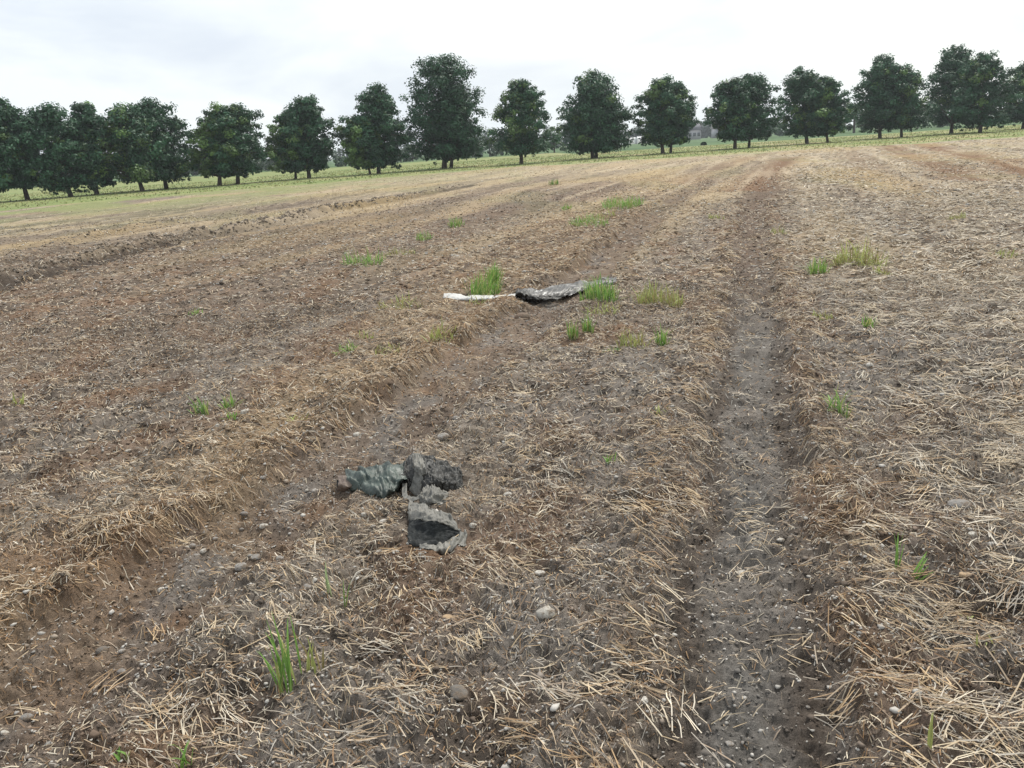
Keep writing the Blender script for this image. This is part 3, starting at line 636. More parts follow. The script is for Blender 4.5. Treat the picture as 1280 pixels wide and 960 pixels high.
T(765, 440, 11, 22, 20, 'dark', 'low creeping green blades left under the loose yellow green tuft', spread=.7)
T(455, 331, 20, 48, 90, 'bright', 'wide green patch of grass on the far left of the straw band', spread=.45)
T(500, 316, 12, 34, 36, 'yellow', 'low yellowish patch right behind the wide green patch on the left', spread=.5)
T(530, 299, 14, 18, 30, 'bright', 'small green clump uphill of the wide green patch, left of centre', spread=.35)
T(570, 283, 14, 18, 34, 'bright', 'small bright clump farther back right of the other left clumps', spread=.35)
T(692, 233, 8, 12, 24, 'dark', 'tiny dark green clump far off in front of the centre trees', spread=.35)
T(709, 262, 9, 14, 22, 'bright', 'tiny bright clump left of the far green streak', spread=.35)
T(778, 261, 18, 48, 110, 'bright', 'bright green streak of grass farthest along the left track', spread=.45)
T(738, 282, 16, 46, 90, 'bright', 'green streak of grass left beside the far end of the left track', spread=.45)
T(757, 273, 11, 26, 36, 'yellow', 'yellowish grass joining the two far green streaks', spread=.5)
T(1022, 342, 24, 22, 40, 'bright', 'green clump left of the broad pale patch right of the grey track', spread=.35)
T(1072, 332, 34, 56, 120, 'yellow', 'broad yellow green patch in the right middle distance', spread=.5)
T(1100, 345, 14, 20, 20, 'yellow', 'low yellowish fringe right of the broad yellow green patch', spread=.5)
T(1028, 401, 14, 24, 18, 'yellow', 'sparse yellow green sprout right of the grey track at mid distance', spread=.5)
T(1085, 412, 18, 12, 16, 'bright', 'small upright green sprout above the whitish stone, right middle', spread=.25)
T(825, 527, 12, 28, 16, 'yellow', 'faint yellow green blades left of the grey wheel track', spread=.5)
T(975, 292, 12, 22, 24, 'yellow', 'small yellow green tuft on the far grey wheel track edge', spread=.4)
T(1196, 272, 12, 18, 24, 'yellow', 'small pale green tuft in the far right of the field', spread=.4)
T(1256, 322, 12, 26, 24, 'yellow', 'yellowish tuft close to the right picture edge, far field', spread=.4)
T(245, 395, 9, 16, 14, 'bright', 'lone small sprout in the brown soil on the left', spread=.4)
T(895, 275, 10, 20, 20, 'yellow', 'faint pale green tuft between the two tracks far off', spread=.4)

# ------------------------------------------------------------------ torn plastic sheets
def plastic_mat(name, c1, c2, c3, sc=9, rough=.42, dust=.5, thresh=.5):
    mt, n, l, b, o = newmat(name)
    tc = n('ShaderNodeTexCoord'); V = tc.outputs['Object']
    t = noise(n, l, sc, 7, .68, V); t2 = noise(n, l, sc * 9, 5, .7, V)
    m1 = n('ShaderNodeMixRGB'); rr = n('ShaderNodeValToRGB'); rr.color_ramp.elements[0].position = thresh - .08; rr.color_ramp.elements[1].position = thresh + .1
    l(t.outputs['Fac'], rr.inputs['Fac']); l(rr.outputs['Color'], m1.inputs[0]); m1.inputs[1].default_value = (*c1, 1); m1.inputs[2].default_value = (*c2, 1)
    r2 = n('ShaderNodeValToRGB'); r2.color_ramp.elements[0].position = .45; r2.color_ramp.elements[1].position = .66
    l(t2.outputs['Fac'], r2.inputs['Fac']); k = mathn(n, l, 'MULTIPLY', r2.outputs['Color'], dust)
    m2 = n('ShaderNodeMixRGB'); l(k, m2.inputs[0]); l(m1.outputs[0], m2.inputs[1]); m2.inputs[2].default_value = (*c3, 1)
    l(m2.outputs[0], b.inputs['Base Color'])
    rg = mathn(n, l, 'MULTIPLY_ADD', r2.outputs['Color'], .4); rg.node.inputs[2].default_value = rough; l(rg, b.inputs['Roughness'])
    bp = n('ShaderNodeBump'); bp.inputs['Strength'].default_value = .5; bp.inputs['Distance'].default_value = .006; l(t2.outputs['Fac'], bp.inputs['Height']); l(bp.outputs[0], b.inputs['Normal'])
    return mt
PM_GREEN = plastic_mat('dusty_green_film', (.018, .030, .026), (.050, .072, .063), (.20, .20, .18), 6, .42, .35)
PM_DARK = plastic_mat('dark_crumpled_film', (.008, .009, .009), (.022, .022, .021), (.12, .11, .095), 9, .5, .35)
PM_DUST = plastic_mat('dust_covered_film', (.075, .075, .068), (.15, .145, .13), (.25, .235, .205), 9, .5, .6)
PM_FLAP = plastic_mat('black_film_inside', (.003, .005, .006), (.006, .009, .010), (.10, .09, .08), 8, .75, .12)
PM_BROWN = plastic_mat('brown_film', (.10, .07, .055), (.14, .105, .085), (.22, .18, .14), 8, .5, .5)
PM_WHITE = plastic_mat('white_film', (.42, .42, .41), (.52, .52, .505), (.28, .25, .22), 5, .35, .5)
PM_GREYF = plastic_mat('soiled_grey_film', (.035, .035, .035), (.36, .35, .34), (.08, .068, .056), 7, .4, .8, .60)
def cat1(A, t):          # Catmull-Rom over the first axis
    n = A.shape[0]; f = t * (n - 1); i = np.minimum(f.astype(int), n - 2); u = (f - i)[:, None, None]
    g = lambda k: A[np.clip(i + k, 0, n - 1)]
    p0, p1, p2, p3 = g(-1), g(0), g(1), g(2)
    return .5 * (2 * p1 + (p2 - p0) * u + (2 * p0 - 5 * p1 + 4 * p2 - p3) * u ** 2 + (3 * p1 - p0 - 3 * p2 + p3) * u ** 3)
def sheet(name, ctrl, mat, parent, wr=.006, wl=.06, nu=70, nv=50, ragged=.0, seed=0, thick=.0012, th=.6, an=.28, holes=.45):
    """ctrl[row][col] = (px, py, height above ground) marks where the film was seen; becomes a real draped sheet"""
    P = np.array([[np.array(unp(a, b, c)) for a, b, c in row] for row in ctrl])
    z0 = 0
    G = cat1(P, np.linspace(0, 1, nv)); G = cat1(G.transpose(1, 0, 2), np.linspace(0, 1, nu)).transpose(1, 0, 2)
    X_, Y_ = G[..., 0], G[..., 1]
    gh = height(X_.ravel(), Y_.ravel()).reshape(X_.shape)
    U, W_ = np.meshgrid(np.linspace(0, 1, nu), np.linspace(0, 1, nv))
    size = np.linalg.norm(G[0, -1] - G[0, 0]) + 1e-3, np.linalg.norm(G[-1, 0] - G[0, 0]) + 1e-3
    s1, s2 = U * size[0] / wl, W_ * size[1] / wl
    fa = s1 * math.cos(th) + s2 * math.sin(th); fb = (-s1 * math.sin(th) + s2 * math.cos(th)) * an; wv = .3 * perlin(s1, s2, 65 + seed)
    fold = 1.0 - 2.4 * np.abs(perlin(fa + wv, fb, 50 + seed)); fold2 = .6 - 1.6 * np.abs(perlin(fa * 2.1 + wv, fb * 2.3 + 5, 60 + seed)); fold3 = np.abs(perlin(s1 * 4.7 + 3, s2 * 5.1, 70 + seed))
    dz = wr * (1.3 * fold + .9 * fold2 + 1.1 * fold3)
    G[..., 2] += dz; G[..., 0] += wr * .8 * perlin(s1 * 1.3 + 9, s2 * 1.3, 80 + seed); G[..., 1] += wr * .8 * perlin(s1 * 1.3, s2 * 1.3 + 7, 81 + seed)
    base = np.minimum(gh, .02)
    G[..., 2] = np.maximum(G[..., 2] + .3 * gh, gh + .003 + .3 * np.maximum(dz, 0))
    if ragged:
        for e, sgn in ((0, 1), (-1, -1)):
            r = perlin(np.linspace(0, size[0] / .02, nu), np.full(nu, 3.3), 90 + seed) * ragged
            G[e, :, 0] += r; G[e, :, 1] += r * 1.3 * sgn
            r = perlin(np.linspace(0, size[1] / .02, nv), np.full(nv, 7.3), 91 + seed) * ragged
            G[:, e, 0] += r * sgn
    id_ = np.arange(nu * nv).reshape(nv, nu); q = np.stack([id_[:-1, :-1], id_[:-1, 1:], id_[1:, 1:], id_[1:, :-1]], -1).reshape(-1, 4)
    hp = (perlin(s1 * 1.6 + 3, s2 * 1.6, 95 + seed) + .5 * perlin(s1 * 5, s2 * 5, 96 + seed)).ravel()[q].mean(1)
    ed = np.minimum(np.minimum(U, 1 - U), np.minimum(W_, 1 - W_)).ravel()[q].mean(1)
    q = q[hp < holes + ed * 2.5]
    o = make_mesh(name, G.reshape(-1, 3), q, mat, None, True)
    sm = o.modifiers.new('thickness', 'SOLIDIFY'); sm.thickness = thick
    if parent is not None:
        o.parent = parent; o.matrix_parent_inverse = Matrix.Translation(-Vector(parent.location))
    return o
c0 = unp(505, 625); pr = empty('torn_plastic_sheet', tuple(c0))
tag(pr, 'crumpled torn sheet of dark green and black plastic lying in the brown track', 'plastic sheet')
f1 = sheet('folded_film', [[(432, 592, .02), (452, 586, .055), (478, 586, .06), (500, 582, .05), (512, 590, .04)],
            [(433, 600, .05), (455, 594, .08), (470, 604, .045), (492, 590, .085), (512, 596, .05)],
            [(436, 608, .04), (452, 612, .03), (472, 602, .075), (490, 610, .04), (506, 602, .07)],
            [(440, 613, .0), (456, 622, .01), (474, 622, .03), (488, 622, .03), (500, 614, .0)],
            [(446, 616, .0), (460, 626, .0), (472, 630, .0), (480, 628, .0), (492, 622, .0)]], PM_GREEN, pr, .014, .075, seed=1, th=-.75)
tag(f1, 'dusty green folded film at the left end of the torn sheet')
tb = sheet('film_tube', [[(438, 594, .02), (430, 594, .045), (421, 596, .03)], [(440, 600, .05), (432, 598, .065), (423, 598, .055)], [(440, 608, .045), (432, 608, .05), (422, 606, .05)],
            [(438, 614, .0), (430, 615, .005), (420, 613, .0)]], PM_BROWN, pr, .004, .03, 30, 30, seed=2)
tb2 = sheet('film_tube', [[(436, 600, .03), (427, 600, .035), (421, 600, .03)], [(436, 606, .02), (427, 606, .02), (421, 607, .02)], [(436, 612, .0), (427, 613, .0), (422, 613, .0)]], PM_FLAP, pr, .002, .03, 20, 20, seed=3)
tag(tb2, 'dark inner mouth of the small brown film roll')
b1 = sheet('crumpled_bundle', [[(505, 592, .02), (518, 577, .07), (540, 580, .075), (560, 584, .06), (577, 596, .02)],
            [(500, 600, .04), (515, 590, .08), (538, 588, .085), (562, 592, .07), (580, 602, .02)],
            [(503, 606, .03), (520, 604, .05), (540, 600, .09), (562, 604, .06), (577, 610, .02)],
            [(508, 614, .01), (522, 614, .03), (540, 612, .06), (558, 614, .04), (572, 616, .01)],
            [(512, 618, .0), (524, 622, .0), (540, 620, .0), (556, 621, .0), (568, 620, .0)]], PM_DARK, pr, .015, .06, 110, 80, seed=4, th=.9, an=.5)
b2 = sheet('standing_fold', [[(515, 574, .13), (524, 571, .14), (531, 576, .14)], [(518, 584, .125), (526, 586, .13), (532, 588, .13)], [(518, 598, .07), (526, 600, .085), (533, 600, .07)], [(512, 618, .01), (524, 620, .02), (534, 617, .02)]], PM_DUST, pr, .008, .03, 40, 40, seed=5)
b3 = sheet('hanging_strap', [[(503, 606, .05), (509, 604, .055)], [(503, 620, .03), (509, 618, .035)], [(508, 628, .02), (513, 623, .03)], [(520, 629, .03), (521, 624, .04)], [(534, 620, .05), (534, 616, .06)]], PM_DUST, pr, .002, .03, 12, 40, seed=6)
b4 = sheet('dusty_crumple', [[(528, 618, .03), (540, 614, .055), (553, 619, .03)], [(526, 626, .05), (541, 622, .07), (561, 626, .03)], [(526, 634, .03), (540, 634, .05), (560, 634, .02)], [(526, 642, .0), (540, 645, .0), (554, 644, .0)]], PM_DUST, pr, .014, .035, 50, 50, .006, seed=7)
b5 = sheet('tented_flap', [[(512, 630, .03), (522, 633, .04), (534, 638, .05), (548, 646, .04), (560, 650, .02)],
            [(511, 642, .05), (524, 645, .07), (540, 650, .08), (558, 655, .06), (574, 664, .02)],
            [(512, 655, .03), (526, 657, .065), (543, 658, .078), (560, 662, .05), (577, 669, .015)]], PM_DUST, pr, .008, .05, 60, 40, .004, seed=8)
b6 = sheet('tented_flap', [[(512, 654, .03), (526, 656, .066), (543, 657, .079), (560, 661, .051), (576, 668, .016)],
            [(510, 669, .03), (524, 671, .035), (542, 670, .04), (560, 669, .03), (575, 671, .01)],
            [(511, 692, .0), (526, 693, .0), (542, 689, .0), (560, 683, .0), (577, 676, .0)]], PM_FLAP, pr, .006, .05, 60, 40, .0, seed=9)
tag(b6, 'shiny black underside of the tented flap')
b7 = sheet('torn_flap_edge', [[(524, 692, .004), (540, 687, .008), (556, 681, .012), (572, 672, .02), (582, 668, .01)],
            [(532, 695, .010), (545, 690, .02), (560, 686, .02), (573, 679, .02), (583, 676, .01)],
            [(536, 699, .0), (548, 694, .0), (560, 694, .0), (573, 690, .0), (584, 687, .0)]], PM_DUST, pr, .008, .04, 60, 30, .009, seed=10)

c1 = unp(660, 370); ps = empty('plastic_strip', tuple(c1))
tag(ps, 'long strip of plastic sheet, white at left and soiled grey at right, across the track', 'plastic sheet')
s1 = sheet('white_film', [[(555, 368.5, .035), (575, 369, .035), (600, 370, .03), (625, 371, .035), (650, 368, .05)],
            [(554, 373, .02), (575, 373, .03), (600, 374, .03), (625, 374, .03), (646, 373, .03)],
            [(554, 376.5, .0), (575, 377, .0), (600, 377.5, .0), (625, 377.5, .0), (644, 375, .01)]], PM_WHITE, ps, .005, .16, 120, 20, .003, seed=11)
s2 = sheet('soiled_film', [[(650, 364, .05), (672, 361, .06), (700, 356, .05), (735, 351, .05), (770, 348, .04)],
            [(650, 370, .05), (672, 368, .06), (700, 364, .05), (735, 358, .05), (771, 354, .03)],
            [(652, 374, .02), (672, 373, .03), (700, 370, .02), (735, 364, .01), (768, 359, .0)]], PM_GREYF, ps, .011, .10, 120, 30, .008, seed=12)
s3 = sheet('dark_fold', [[(645, 366, .06), (652, 363, .09), (662, 367, .07), (680, 371, .04), (702, 371, .03)],
            [(644, 371, .05), (653, 368, .08), (664, 371, .05), (680, 373, .03), (702, 373, .02)],
            [(646, 375, .0), (656, 375, .0), (668, 376, .0), (682, 376, .0), (700, 374, .0)]], PM_DARK, ps, .012, .07, 60, 24, seed=13)
s4 = sheet('white_film', [[(664, 366, .055), (678, 363, .06), (692, 361, .05)], [(668, 370, .05), (682, 368, .05), (696, 366, .05)]], PM_WHITE, ps, .008, .07, 30, 12, .004, seed=14)

# ------------------------------------------------------------------ trees
def tube(p, r, k=7):
    p = np.array(p, float); V = []; 
    for i in range(len(p)):
        d = p[min(i + 1, len(p) - 1)] - p[max(i - 1, 0)]; d /= np.linalg.norm(d) + 1e-9
        a = np.cross(d, [0.3, 1, .1]); a /= np.linalg.norm(a); b = np.cross(d, a)
        for j in range(k):
            t = 6.2832 * j / k; V.append(p[i] + r[i] * (a * math.cos(t) + b * math.sin(t)))
    F = [(i * k + j, i * k + (j + 1) % k, (i + 1) * k + (j + 1) % k, (i + 1) * k + j) for i in range(len(p) - 1) for j in range(k)]
    return np.array(V), np.array(F)
def leaves(cent, rad, per, size, g, tone, flat=.7):
    n = len(cent); ii = np.repeat(np.arange(n), per); N_ = len(ii)
    d = g.normal(0, 1, (N_, 3)); d /= np.linalg.norm(d, axis=1, keepdims=True); rr = g.random(N_) ** .60
    P = cent[ii] + d * (rad[ii] * rr)[:, None] * np.array([1, 1, flat])
    nm = g.normal(0, .55, (N_, 3)) + np.array([0, 0, .7]) + d * 1.1; nm /= np.linalg.norm(nm, axis=1, keepdims=True)
    a = np.cross(nm, g.normal(0, 1, (N_, 3))); a /= np.linalg.norm(a, axis=1, keepdims=True); b = np.cross(nm, a)
    s = (size * g.uniform(.6, 1.3, N_))[:, None]
    V = np.stack([P - a * s, P - b * s * .62, P + a * s, P + b * s * .62], 1).reshape(-1, 3)
    F = np.arange(N_ * 4).reshape(-1, 4)
    tint = tone[ii] * g.uniform(.85, 1.2, (N_, 1))
    return V, F, np.repeat(tint, 4, 0)
def tree(base, H, RW, seed, label, lean=0.0, dens=1.0, low=.13, peak=.40, green=.0, top=.5, group='double row of trees along the far edge of the field', name='roadside_tree', tr=.17, foot=None, leafs=.12, asym=0.0):
    g = np.random.default_rng(seed)
    low = low + g.uniform(-.05, .03); root = empty(name, (base[0], base[1], 0)); tag(root, label, 'tree', group)
    tv, tf = [], []; off = 0
    def add(p, r, k=7):
        nonlocal off
        a, b = tube(p, r, k); tv.append(a); tf.append(b + off); off += len(a)
    tz = np.linspace(0, H * .93, 9); tp = [(lean * z + .06 * math.sin(z * 1.3 + seed), .05 * math.cos(z * 1.1 + seed), z) for z in tz]
    add([(tp[0][0], tp[0][1], -.25)] + tp, [tr * 1.5, tr * 1.22] + [tr * (1 - .9 * (z / (H * .93)) ** .9) + .012 for z in tz[1:]], 9)
    def env(h):   # crown half-width at relative height
        if h < peak: return .70 + .30 * math.sin((h - low) / (peak - low) * math.pi / 2) if h > low else .5
        q = (h - peak) / (1 - peak); return max(.07, (1 - q ** (1.45 + top)) ** .74)
    ph = g.uniform(0, 6.28, 3); cents, rads, tones = [], [], []
    nb = 54; gold = 2.39996
    for i in range(nb):
        h = low + (1 - low) * ((i + .5) / nb) ** .85 * .97; az = i * gold + g.uniform(-.4, .4)
        lob = 1 + .10 * math.sin(2 * az + ph[0] + 4 * h) + .09 * math.sin(3 * az + ph[1] - 7 * h) + .07 * math.sin(11 * h + ph[2] + az); reach = RW * env(h) * g.uniform(.70, 1.10) * lob * (1 + asym * math.cos(az)); z0 = max(H * (h - .07 - .10 * (1 - h)), .11 * H)
        ctr = np.array([lean * z0, 0, z0]); tipz = H * h + g.uniform(-.03, .03) * H
        tip = np.array([lean * tipz + math.cos(az) * reach, math.sin(az) * reach, tipz])
        md = (ctr + tip) / 2 + np.array([0, 0, .05 * H * (.5 + g.random())])
        r0 = tr * .42 * (1 - h) + .02
        add([ctr, md, tip], [r0, r0 * .6, .012], 5)
        nclump = 4 if h < .9 else 2
        for k in range(nclump):
            t = [1.0, .78, .55, .33][k] + g.uniform(-.08, .08)
            p = ctr * (1 - t) ** 2 + 2 * md * t * (1 - t) + tip * t * t if k else tip
            p = p + g.normal(0, .11, 3) * RW * .8 * np.array([1, 1, .6])
            rad = RW * g.uniform(.14, .31) * (1.0 if k else .88)
            if p[2] - rad * .6 < H * low * .8: p[2] = H * low * .8 + rad * .6
            cents.append(p); rads.append(rad)
            sunlit_clump = g.random() < green * (1.1 if math.cos(az - 3.4) > -.2 else .5); base_t = np.array([.095, .165, .050]) if sunlit_clump else np.array([.033, .088, .045])  # sunlight put into leaf colour: lighter clumps, more of them on the left
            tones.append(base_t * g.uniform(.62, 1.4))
    # leading shoots poke out of the outline
    for k in range(10):
        az = g.uniform(0, 6.28); h = g.uniform(.3, .99); e = RW * env(h) * g.uniform(.92, 1.06)
        cents.append(np.array([lean * H * h + e * math.cos(az), e * math.sin(az), H * h])); rads.append(RW * g.uniform(.07, .13)); tones.append(np.array([.035, .075, .03]))
    for k in range(7):      # low drooping sprays
        az = g.uniform(0, 6.28); e = RW * g.uniform(.2, .75); cents.append(np.array([lean * H * low + e * math.cos(az), e * math.sin(az), H * (low + g.uniform(-.045, .02))])); rads.append(RW * g.uniform(.07, .14)); tones.append(np.array([.035, .075, .04]))
    cents.append(np.array([lean * H, 0, H * .97])); rads.append(RW * .15); tones.append(np.array([.035, .072, .03]))
    cents, rads, tones = np.array(cents), np.array(rads), np.array(tones)
    per = np.maximum((115 * dens * (rads / (RW * .23)) ** 2).astype(int), 10)
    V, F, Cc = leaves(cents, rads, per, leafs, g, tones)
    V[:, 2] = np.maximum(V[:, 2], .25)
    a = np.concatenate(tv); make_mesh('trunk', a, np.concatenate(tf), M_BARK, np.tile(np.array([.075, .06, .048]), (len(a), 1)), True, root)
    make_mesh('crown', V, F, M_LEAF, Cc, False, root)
    return root
# base pixel, crown top pixel, left and right crown edge pixels
TREES = [
 ((-14, 254), (-22, 138), -62, 24, dict(green=.3), 'tree cut by the left picture edge, only its right half crown in view'),
 ((34, 250), (15, 123), -22, 52, dict(green=.15), 'first whole trunk from the left edge, its crown overlapping the cut off tree'),
 ((88, 246), (82, 133), 26, 118, dict(green=.1), 'broad dark tree, front one of the second pair from the left'),
 ((121, 243), (107, 129), 84, 142, dict(green=.05), 'slimmer tree behind right of the broad dark one at the left'),
 ((179, 239), (166, 136), 116, 212, dict(green=.45), 'wide tree with sunlit leaves painted lighter on its left side, third pair from the left'),
 ((209, 236), (192, 127), 150, 243, dict(green=.0), 'darker taller tree with a domed top in the third pair from the left'),
 ((275, 232), (260, 137), 238, 306, dict(green=.5), 'lighter green left tree of the fourth pair from the left'),
 ((297, 230), (288, 131), 262, 333, dict(green=.15), 'right tree of the fourth pair from the left, darker at its right side'),
 ((369, 224), (355, 138), 336, 400, dict(green=.6, tr=.11), 'smaller light green tree with the thin trunk in the fifth pair'),
 ((386, 223), (380, 122), 350, 421, dict(green=.05), 'taller dark right tree of the fifth pair from the left'),
 ((463, 218), (452, 144), 429, 484, dict(green=.4, tr=.10), 'short tree with thin leaning trunk in front of the pointed one'),
 ((474, 217), (462, 109), 436, 508, dict(green=.0), 'dark pointed tree directly left of the biggest tree'),
 ((556, 210.5), (544, 70), 503, 603, dict(green=.0, low=.17, dens=1.2, tr=.24, top=1.0), 'the biggest tree of the whole row, tall dark dome left of centre'),
 ((564, 210), (584, 110), 545, 614, dict(green=.0, low=.17), 'tree half hidden behind the right side of the biggest tree'),
 ((651, 205), (645, 101), 614, 688, dict(green=.3), 'single trunk tree directly right of the biggest tree'),
 ((740, 198), (734, 91), 700, 780, dict(green=.15, low=.12), 'tree with a narrow pointed crown and twin trunks, right of centre'),
 ((745, 197.6), (752, 118), 712, 792, dict(green=.0, low=.14), 'tree almost hidden behind the narrow pointed twin trunk one'),
 ((829, 192), (828, 98), 795, 858, dict(green=.25), 'left tree of the pair second right of centre'),
 ((839, 191), (846, 103), 812, 870, dict(green=.1, tr=.13), 'right tree with thinner trunk of the pair second right of centre'),
 ((919, 186), (912, 98), 888, 948, dict(green=.15, asym=-.1), 'left tree with a ragged branch at its upper left, before the far houses'),
 ((936, 184.5), (944, 93), 905, 969, dict(green=.0, tr=.13), 'round dark right tree beside the ragged one, before the far houses'),
 ((1008, 179.5), (1017, 86), 972, 1036, dict(green=.1), 'left tree of the pair where the right track meets the verge'),
 ((1034, 178), (1040, 96), 1003, 1054, dict(green=.3, tr=.12), 'slimmer right tree of the pair where the right track meets the verge'),
 ((1100, 173), (1107, 72), 1067, 1136, dict(green=.0), 'taller dark left tree of the third pair from the right edge'),
 ((1127.5, 171.5), (1133, 82), 1094, 1159, dict(green=.2, tr=.13, dens=.8), 'lighter right tree with gaps in its crown, third pair from the right'),
 ((1189.5, 167), (1196, 58), 1157, 1226, dict(green=.05), 'tallest tree of the right hand group with a small gap in its crown'),
 ((1225, 166), (1235, 67), 1194, 1262, dict(green=.05, dens=.85), 'tree right beside the tallest one of the right hand group'),
 ((1278, 161), (1286, 74), 1252, 1318, dict(green=.1), 'tree cut by the right picture edge'),
]
tree_xy = []
for i, (b, t, xl, xr, kw, lab) in enumerate(TREES):
    p = unp(*b); q = unp(b[0], b[1]); H = hgt_at(t[0], t[1], p[1]); xt = azi(t[0], p[1], t[1])[0]; zt = hgt_at(t[0], t[1], p[1])
    yc = (b[1] + t[1]) / 2; wl = azi(xl, p[1], yc)[0]; wr_ = azi(xr, p[1], yc)[0]
    # crown centre may sit beside the trunk: express as lean
    cx = (wl + wr_) / 2; lean = float(np.clip((cx - p[0]) / (H * .5), -.10, .10)); RW = (wr_ - wl) / 2 * 1.06
    tree(p, H, RW, 100 + i, lab, lean=lean, **kw); tree_xy.append((p[0], p[1]))

# ------------------------------------------------------------------ far hedges, woods and houses
def bush(px, dist, wpx, hpx, label, tone=(.045, .085, .035), name='hedge_bush', group='bushes and small trees beyond the meadow', cat='bush', leafs=.35, tall=False):
    c = azi(px, dist); k = dist / FPX * 1.03; RW = wpx * k / 2; H = hpx * k; g = np.random.default_rng(int(px * 3 + dist))
    n = 34; cents, rads = [], []
    for i in range(n):
        a = g.uniform(0, 6.28); r = math.sqrt(g.random()); z = g.random() ** .8
        e = (1 - z ** 2.5) ** .5 if not tall else (1 - z ** 2) ** .6
        cents.append((r * math.cos(a) * RW * (.25 + .75 * e) * .85, r * math.sin(a) * RW * .6, H * (.08 + .84 * z))); rads.append(min(RW, H) * g.uniform(.16, .32))
    cents, rads = np.array(cents), np.array(rads); per = np.maximum(24, (40 * rads / rads.mean()).astype(int))
    V, F, Cc = leaves(cents, rads, per, leafs * dist / 200, g, np.array(tone)[None] * g.uniform(.75, 1.3, (n, 1)))
    V[:, 2] = np.maximum(V[:, 2], 0)
    root = empty(name, (c[0], c[1], 0)); tag(root, label, cat, group)
    make_mesh('crown', V, F, M_LEAF, Cc, False, root)
    a, b = tube([(0, 0, -.2), (0, 0, H * .5), (.1, 0, H * .8)], [RW * .07, RW * .05, .03], 6)
    make_mesh('trunk', a, b, M_BARK, np.tile(np.array([.07, .06, .05]), (len(a), 1)), True, root)
    return root
Bq = bush
for args in [
 (345, 190, 34, 16, 'dark hedge bush seen between the fourth and fifth pair of trees', (.035, .065, .035)),
 (322, 200, 22, 13, 'low bush left of the dark one between the fourth and fifth pair', (.05, .09, .04)),
 (430, 175, 40, 10, 'low bright green bush behind the gap left of the dark pointed tree', (.07, .14, .04)),
 (441, 165, 11, 15, 'small dark conical shrub behind the gap left of the dark pointed tree', (.02, .04, .025)),
 (500, 190, 34, 13, 'mid green hedge bush just left under the biggest tree', (.04, .075, .035)),
 (515, 185, 26, 19, 'rounded brighter bush beneath the left side of the biggest tree', (.06, .11, .045)),
 (485, 195, 26, 12, 'dark bush behind the thin trunk of the dark pointed tree', (.03, .055, .035)),
 (612, 180, 26, 22, 'rounded bush filling the gap right of the biggest tree', (.045, .09, .035)),
 (628, 185, 20, 26, 'taller thin bush right in the gap beside the single trunk tree', (.04, .075, .04)),
 (590, 185, 30, 14, 'dark hedge bush behind the trunk foot of the biggest tree', (.03, .06, .035)),
 (693, 170, 28, 30, 'bright tall bush left of the twin trunk tree', (.07, .13, .05)),
 (712, 200, 26, 26, 'blue green bush behind the left side of the twin trunk tree', (.035, .07, .045)),
 (735, 180, 34, 12, 'low bright hedge bush behind the twin trunks', (.07, .12, .05)),
 (958, 190, 26, 22, 'round bush between the round dark tree and the next pair', (.045, .10, .045)),
 (974, 210, 22, 16, 'lower green bush left of the pair by the right track', (.04, .08, .04)),
 (1066, 170, 44, 32, 'broad light green bush between the two pairs on the right', (.065, .12, .045)),
 (1050, 190, 30, 38, 'dark tall bush behind the slimmer tree on the right', (.04, .075, .035)),
 (1088, 200, 30, 26, 'green bush behind the taller dark tree, third pair from the right', (.05, .10, .04)),
 (1145, 175, 34, 24, 'mid green bush behind the lighter tree with crown gaps', (.05, .095, .04)),
 (1165, 200, 34, 34, 'taller bush between the second and third pair from the right', (.045, .085, .04)),
 (1175, 165, 26, 14, 'low light bush left under the tallest tree of the right group', (.07, .12, .05)),
 (1255, 180, 34, 16, 'low bush right behind the right hand group of trees', (.05, .10, .04)),
 (880, 130, 7, 3.0, 'tiny dark shrub alone in the green crop field', (.03, .06, .03)),
 (20, 185, 40, 12, 'hedge bush behind the trunks at the far left', (.035, .07, .035)),
 (90, 190, 60, 12, 'long low hedge bush behind the second pair from the left', (.035, .07, .035)),
 (165, 190, 50, 11, 'low hedge bush behind the third pair from the left', (.04, .075, .035)),
 (240, 190, 40, 12, 'hedge bush behind the gap between third and fourth pair', (.035, .07, .04)),
]: Bq(*args[:5], tone=args[5])
for px, hh, lab in ((418, 14, 'leftmost of the narrow far poplars'), (424, 17, 'second narrow far poplar from the left'), (429, 15, 'third narrow far poplar from the left'), (434, 12, 'rightmost of the narrow far poplars')):
    Bq(px, 420, 4.0, hh, lab + ' seen in the gap beside the dark pointed tree', tone=(.03, .05, .035), name='poplar_tree', cat='tree', group='far poplars on the horizon', leafs=.25, tall=True)
for px, ww, hh, lab in ((876, 14, 19, 'pale far tree standing left above the lavender houses'), (888, 16, 24, 'taller far tree right above the lavender houses'), (884, 20, 12, 'dark blue green tree mass before the far houses'), (800, 24, 14, 'dark far tree behind the white sheds at left'), (786, 16, 12, 'far bush left of the white sheds')):
    Bq(px, 400, ww, hh, lab, tone=(.03, .055, .035), name='distant_tree', cat='tree', group='far trees about the houses', leafs=.25)
def hedge(pxs, dist, h, label, tone):
    g = np.random.default_rng(int(dist)); xs = [azi(p, dist)[0] for p in pxs]; n = int((xs[1] - xs[0]) * 2.2)
    hx = g.uniform(xs[0], xs[1], n); hh = h * (1 + .45 * perlin(hx / 9, hx * 0 + dist, 88)); cen = np.stack([hx - (xs[0] + xs[1]) / 2, g.uniform(-2, 2, n), hh * g.uniform(.15, .9, n)], 1)
    V, F, Cc = leaves(cen, g.uniform(.7, 1.5, n), np.full(n, 26), .3, g, np.array([tone]) * g.uniform(.7, 1.3, (n, 1))); V[:, 2] = np.maximum(V[:, 2], 0)
    o = make_mesh('hedge', V, F, M_LEAF, Cc); o.location = ((xs[0] + xs[1]) / 2, dist, 0); tag(o, label, 'hedge')
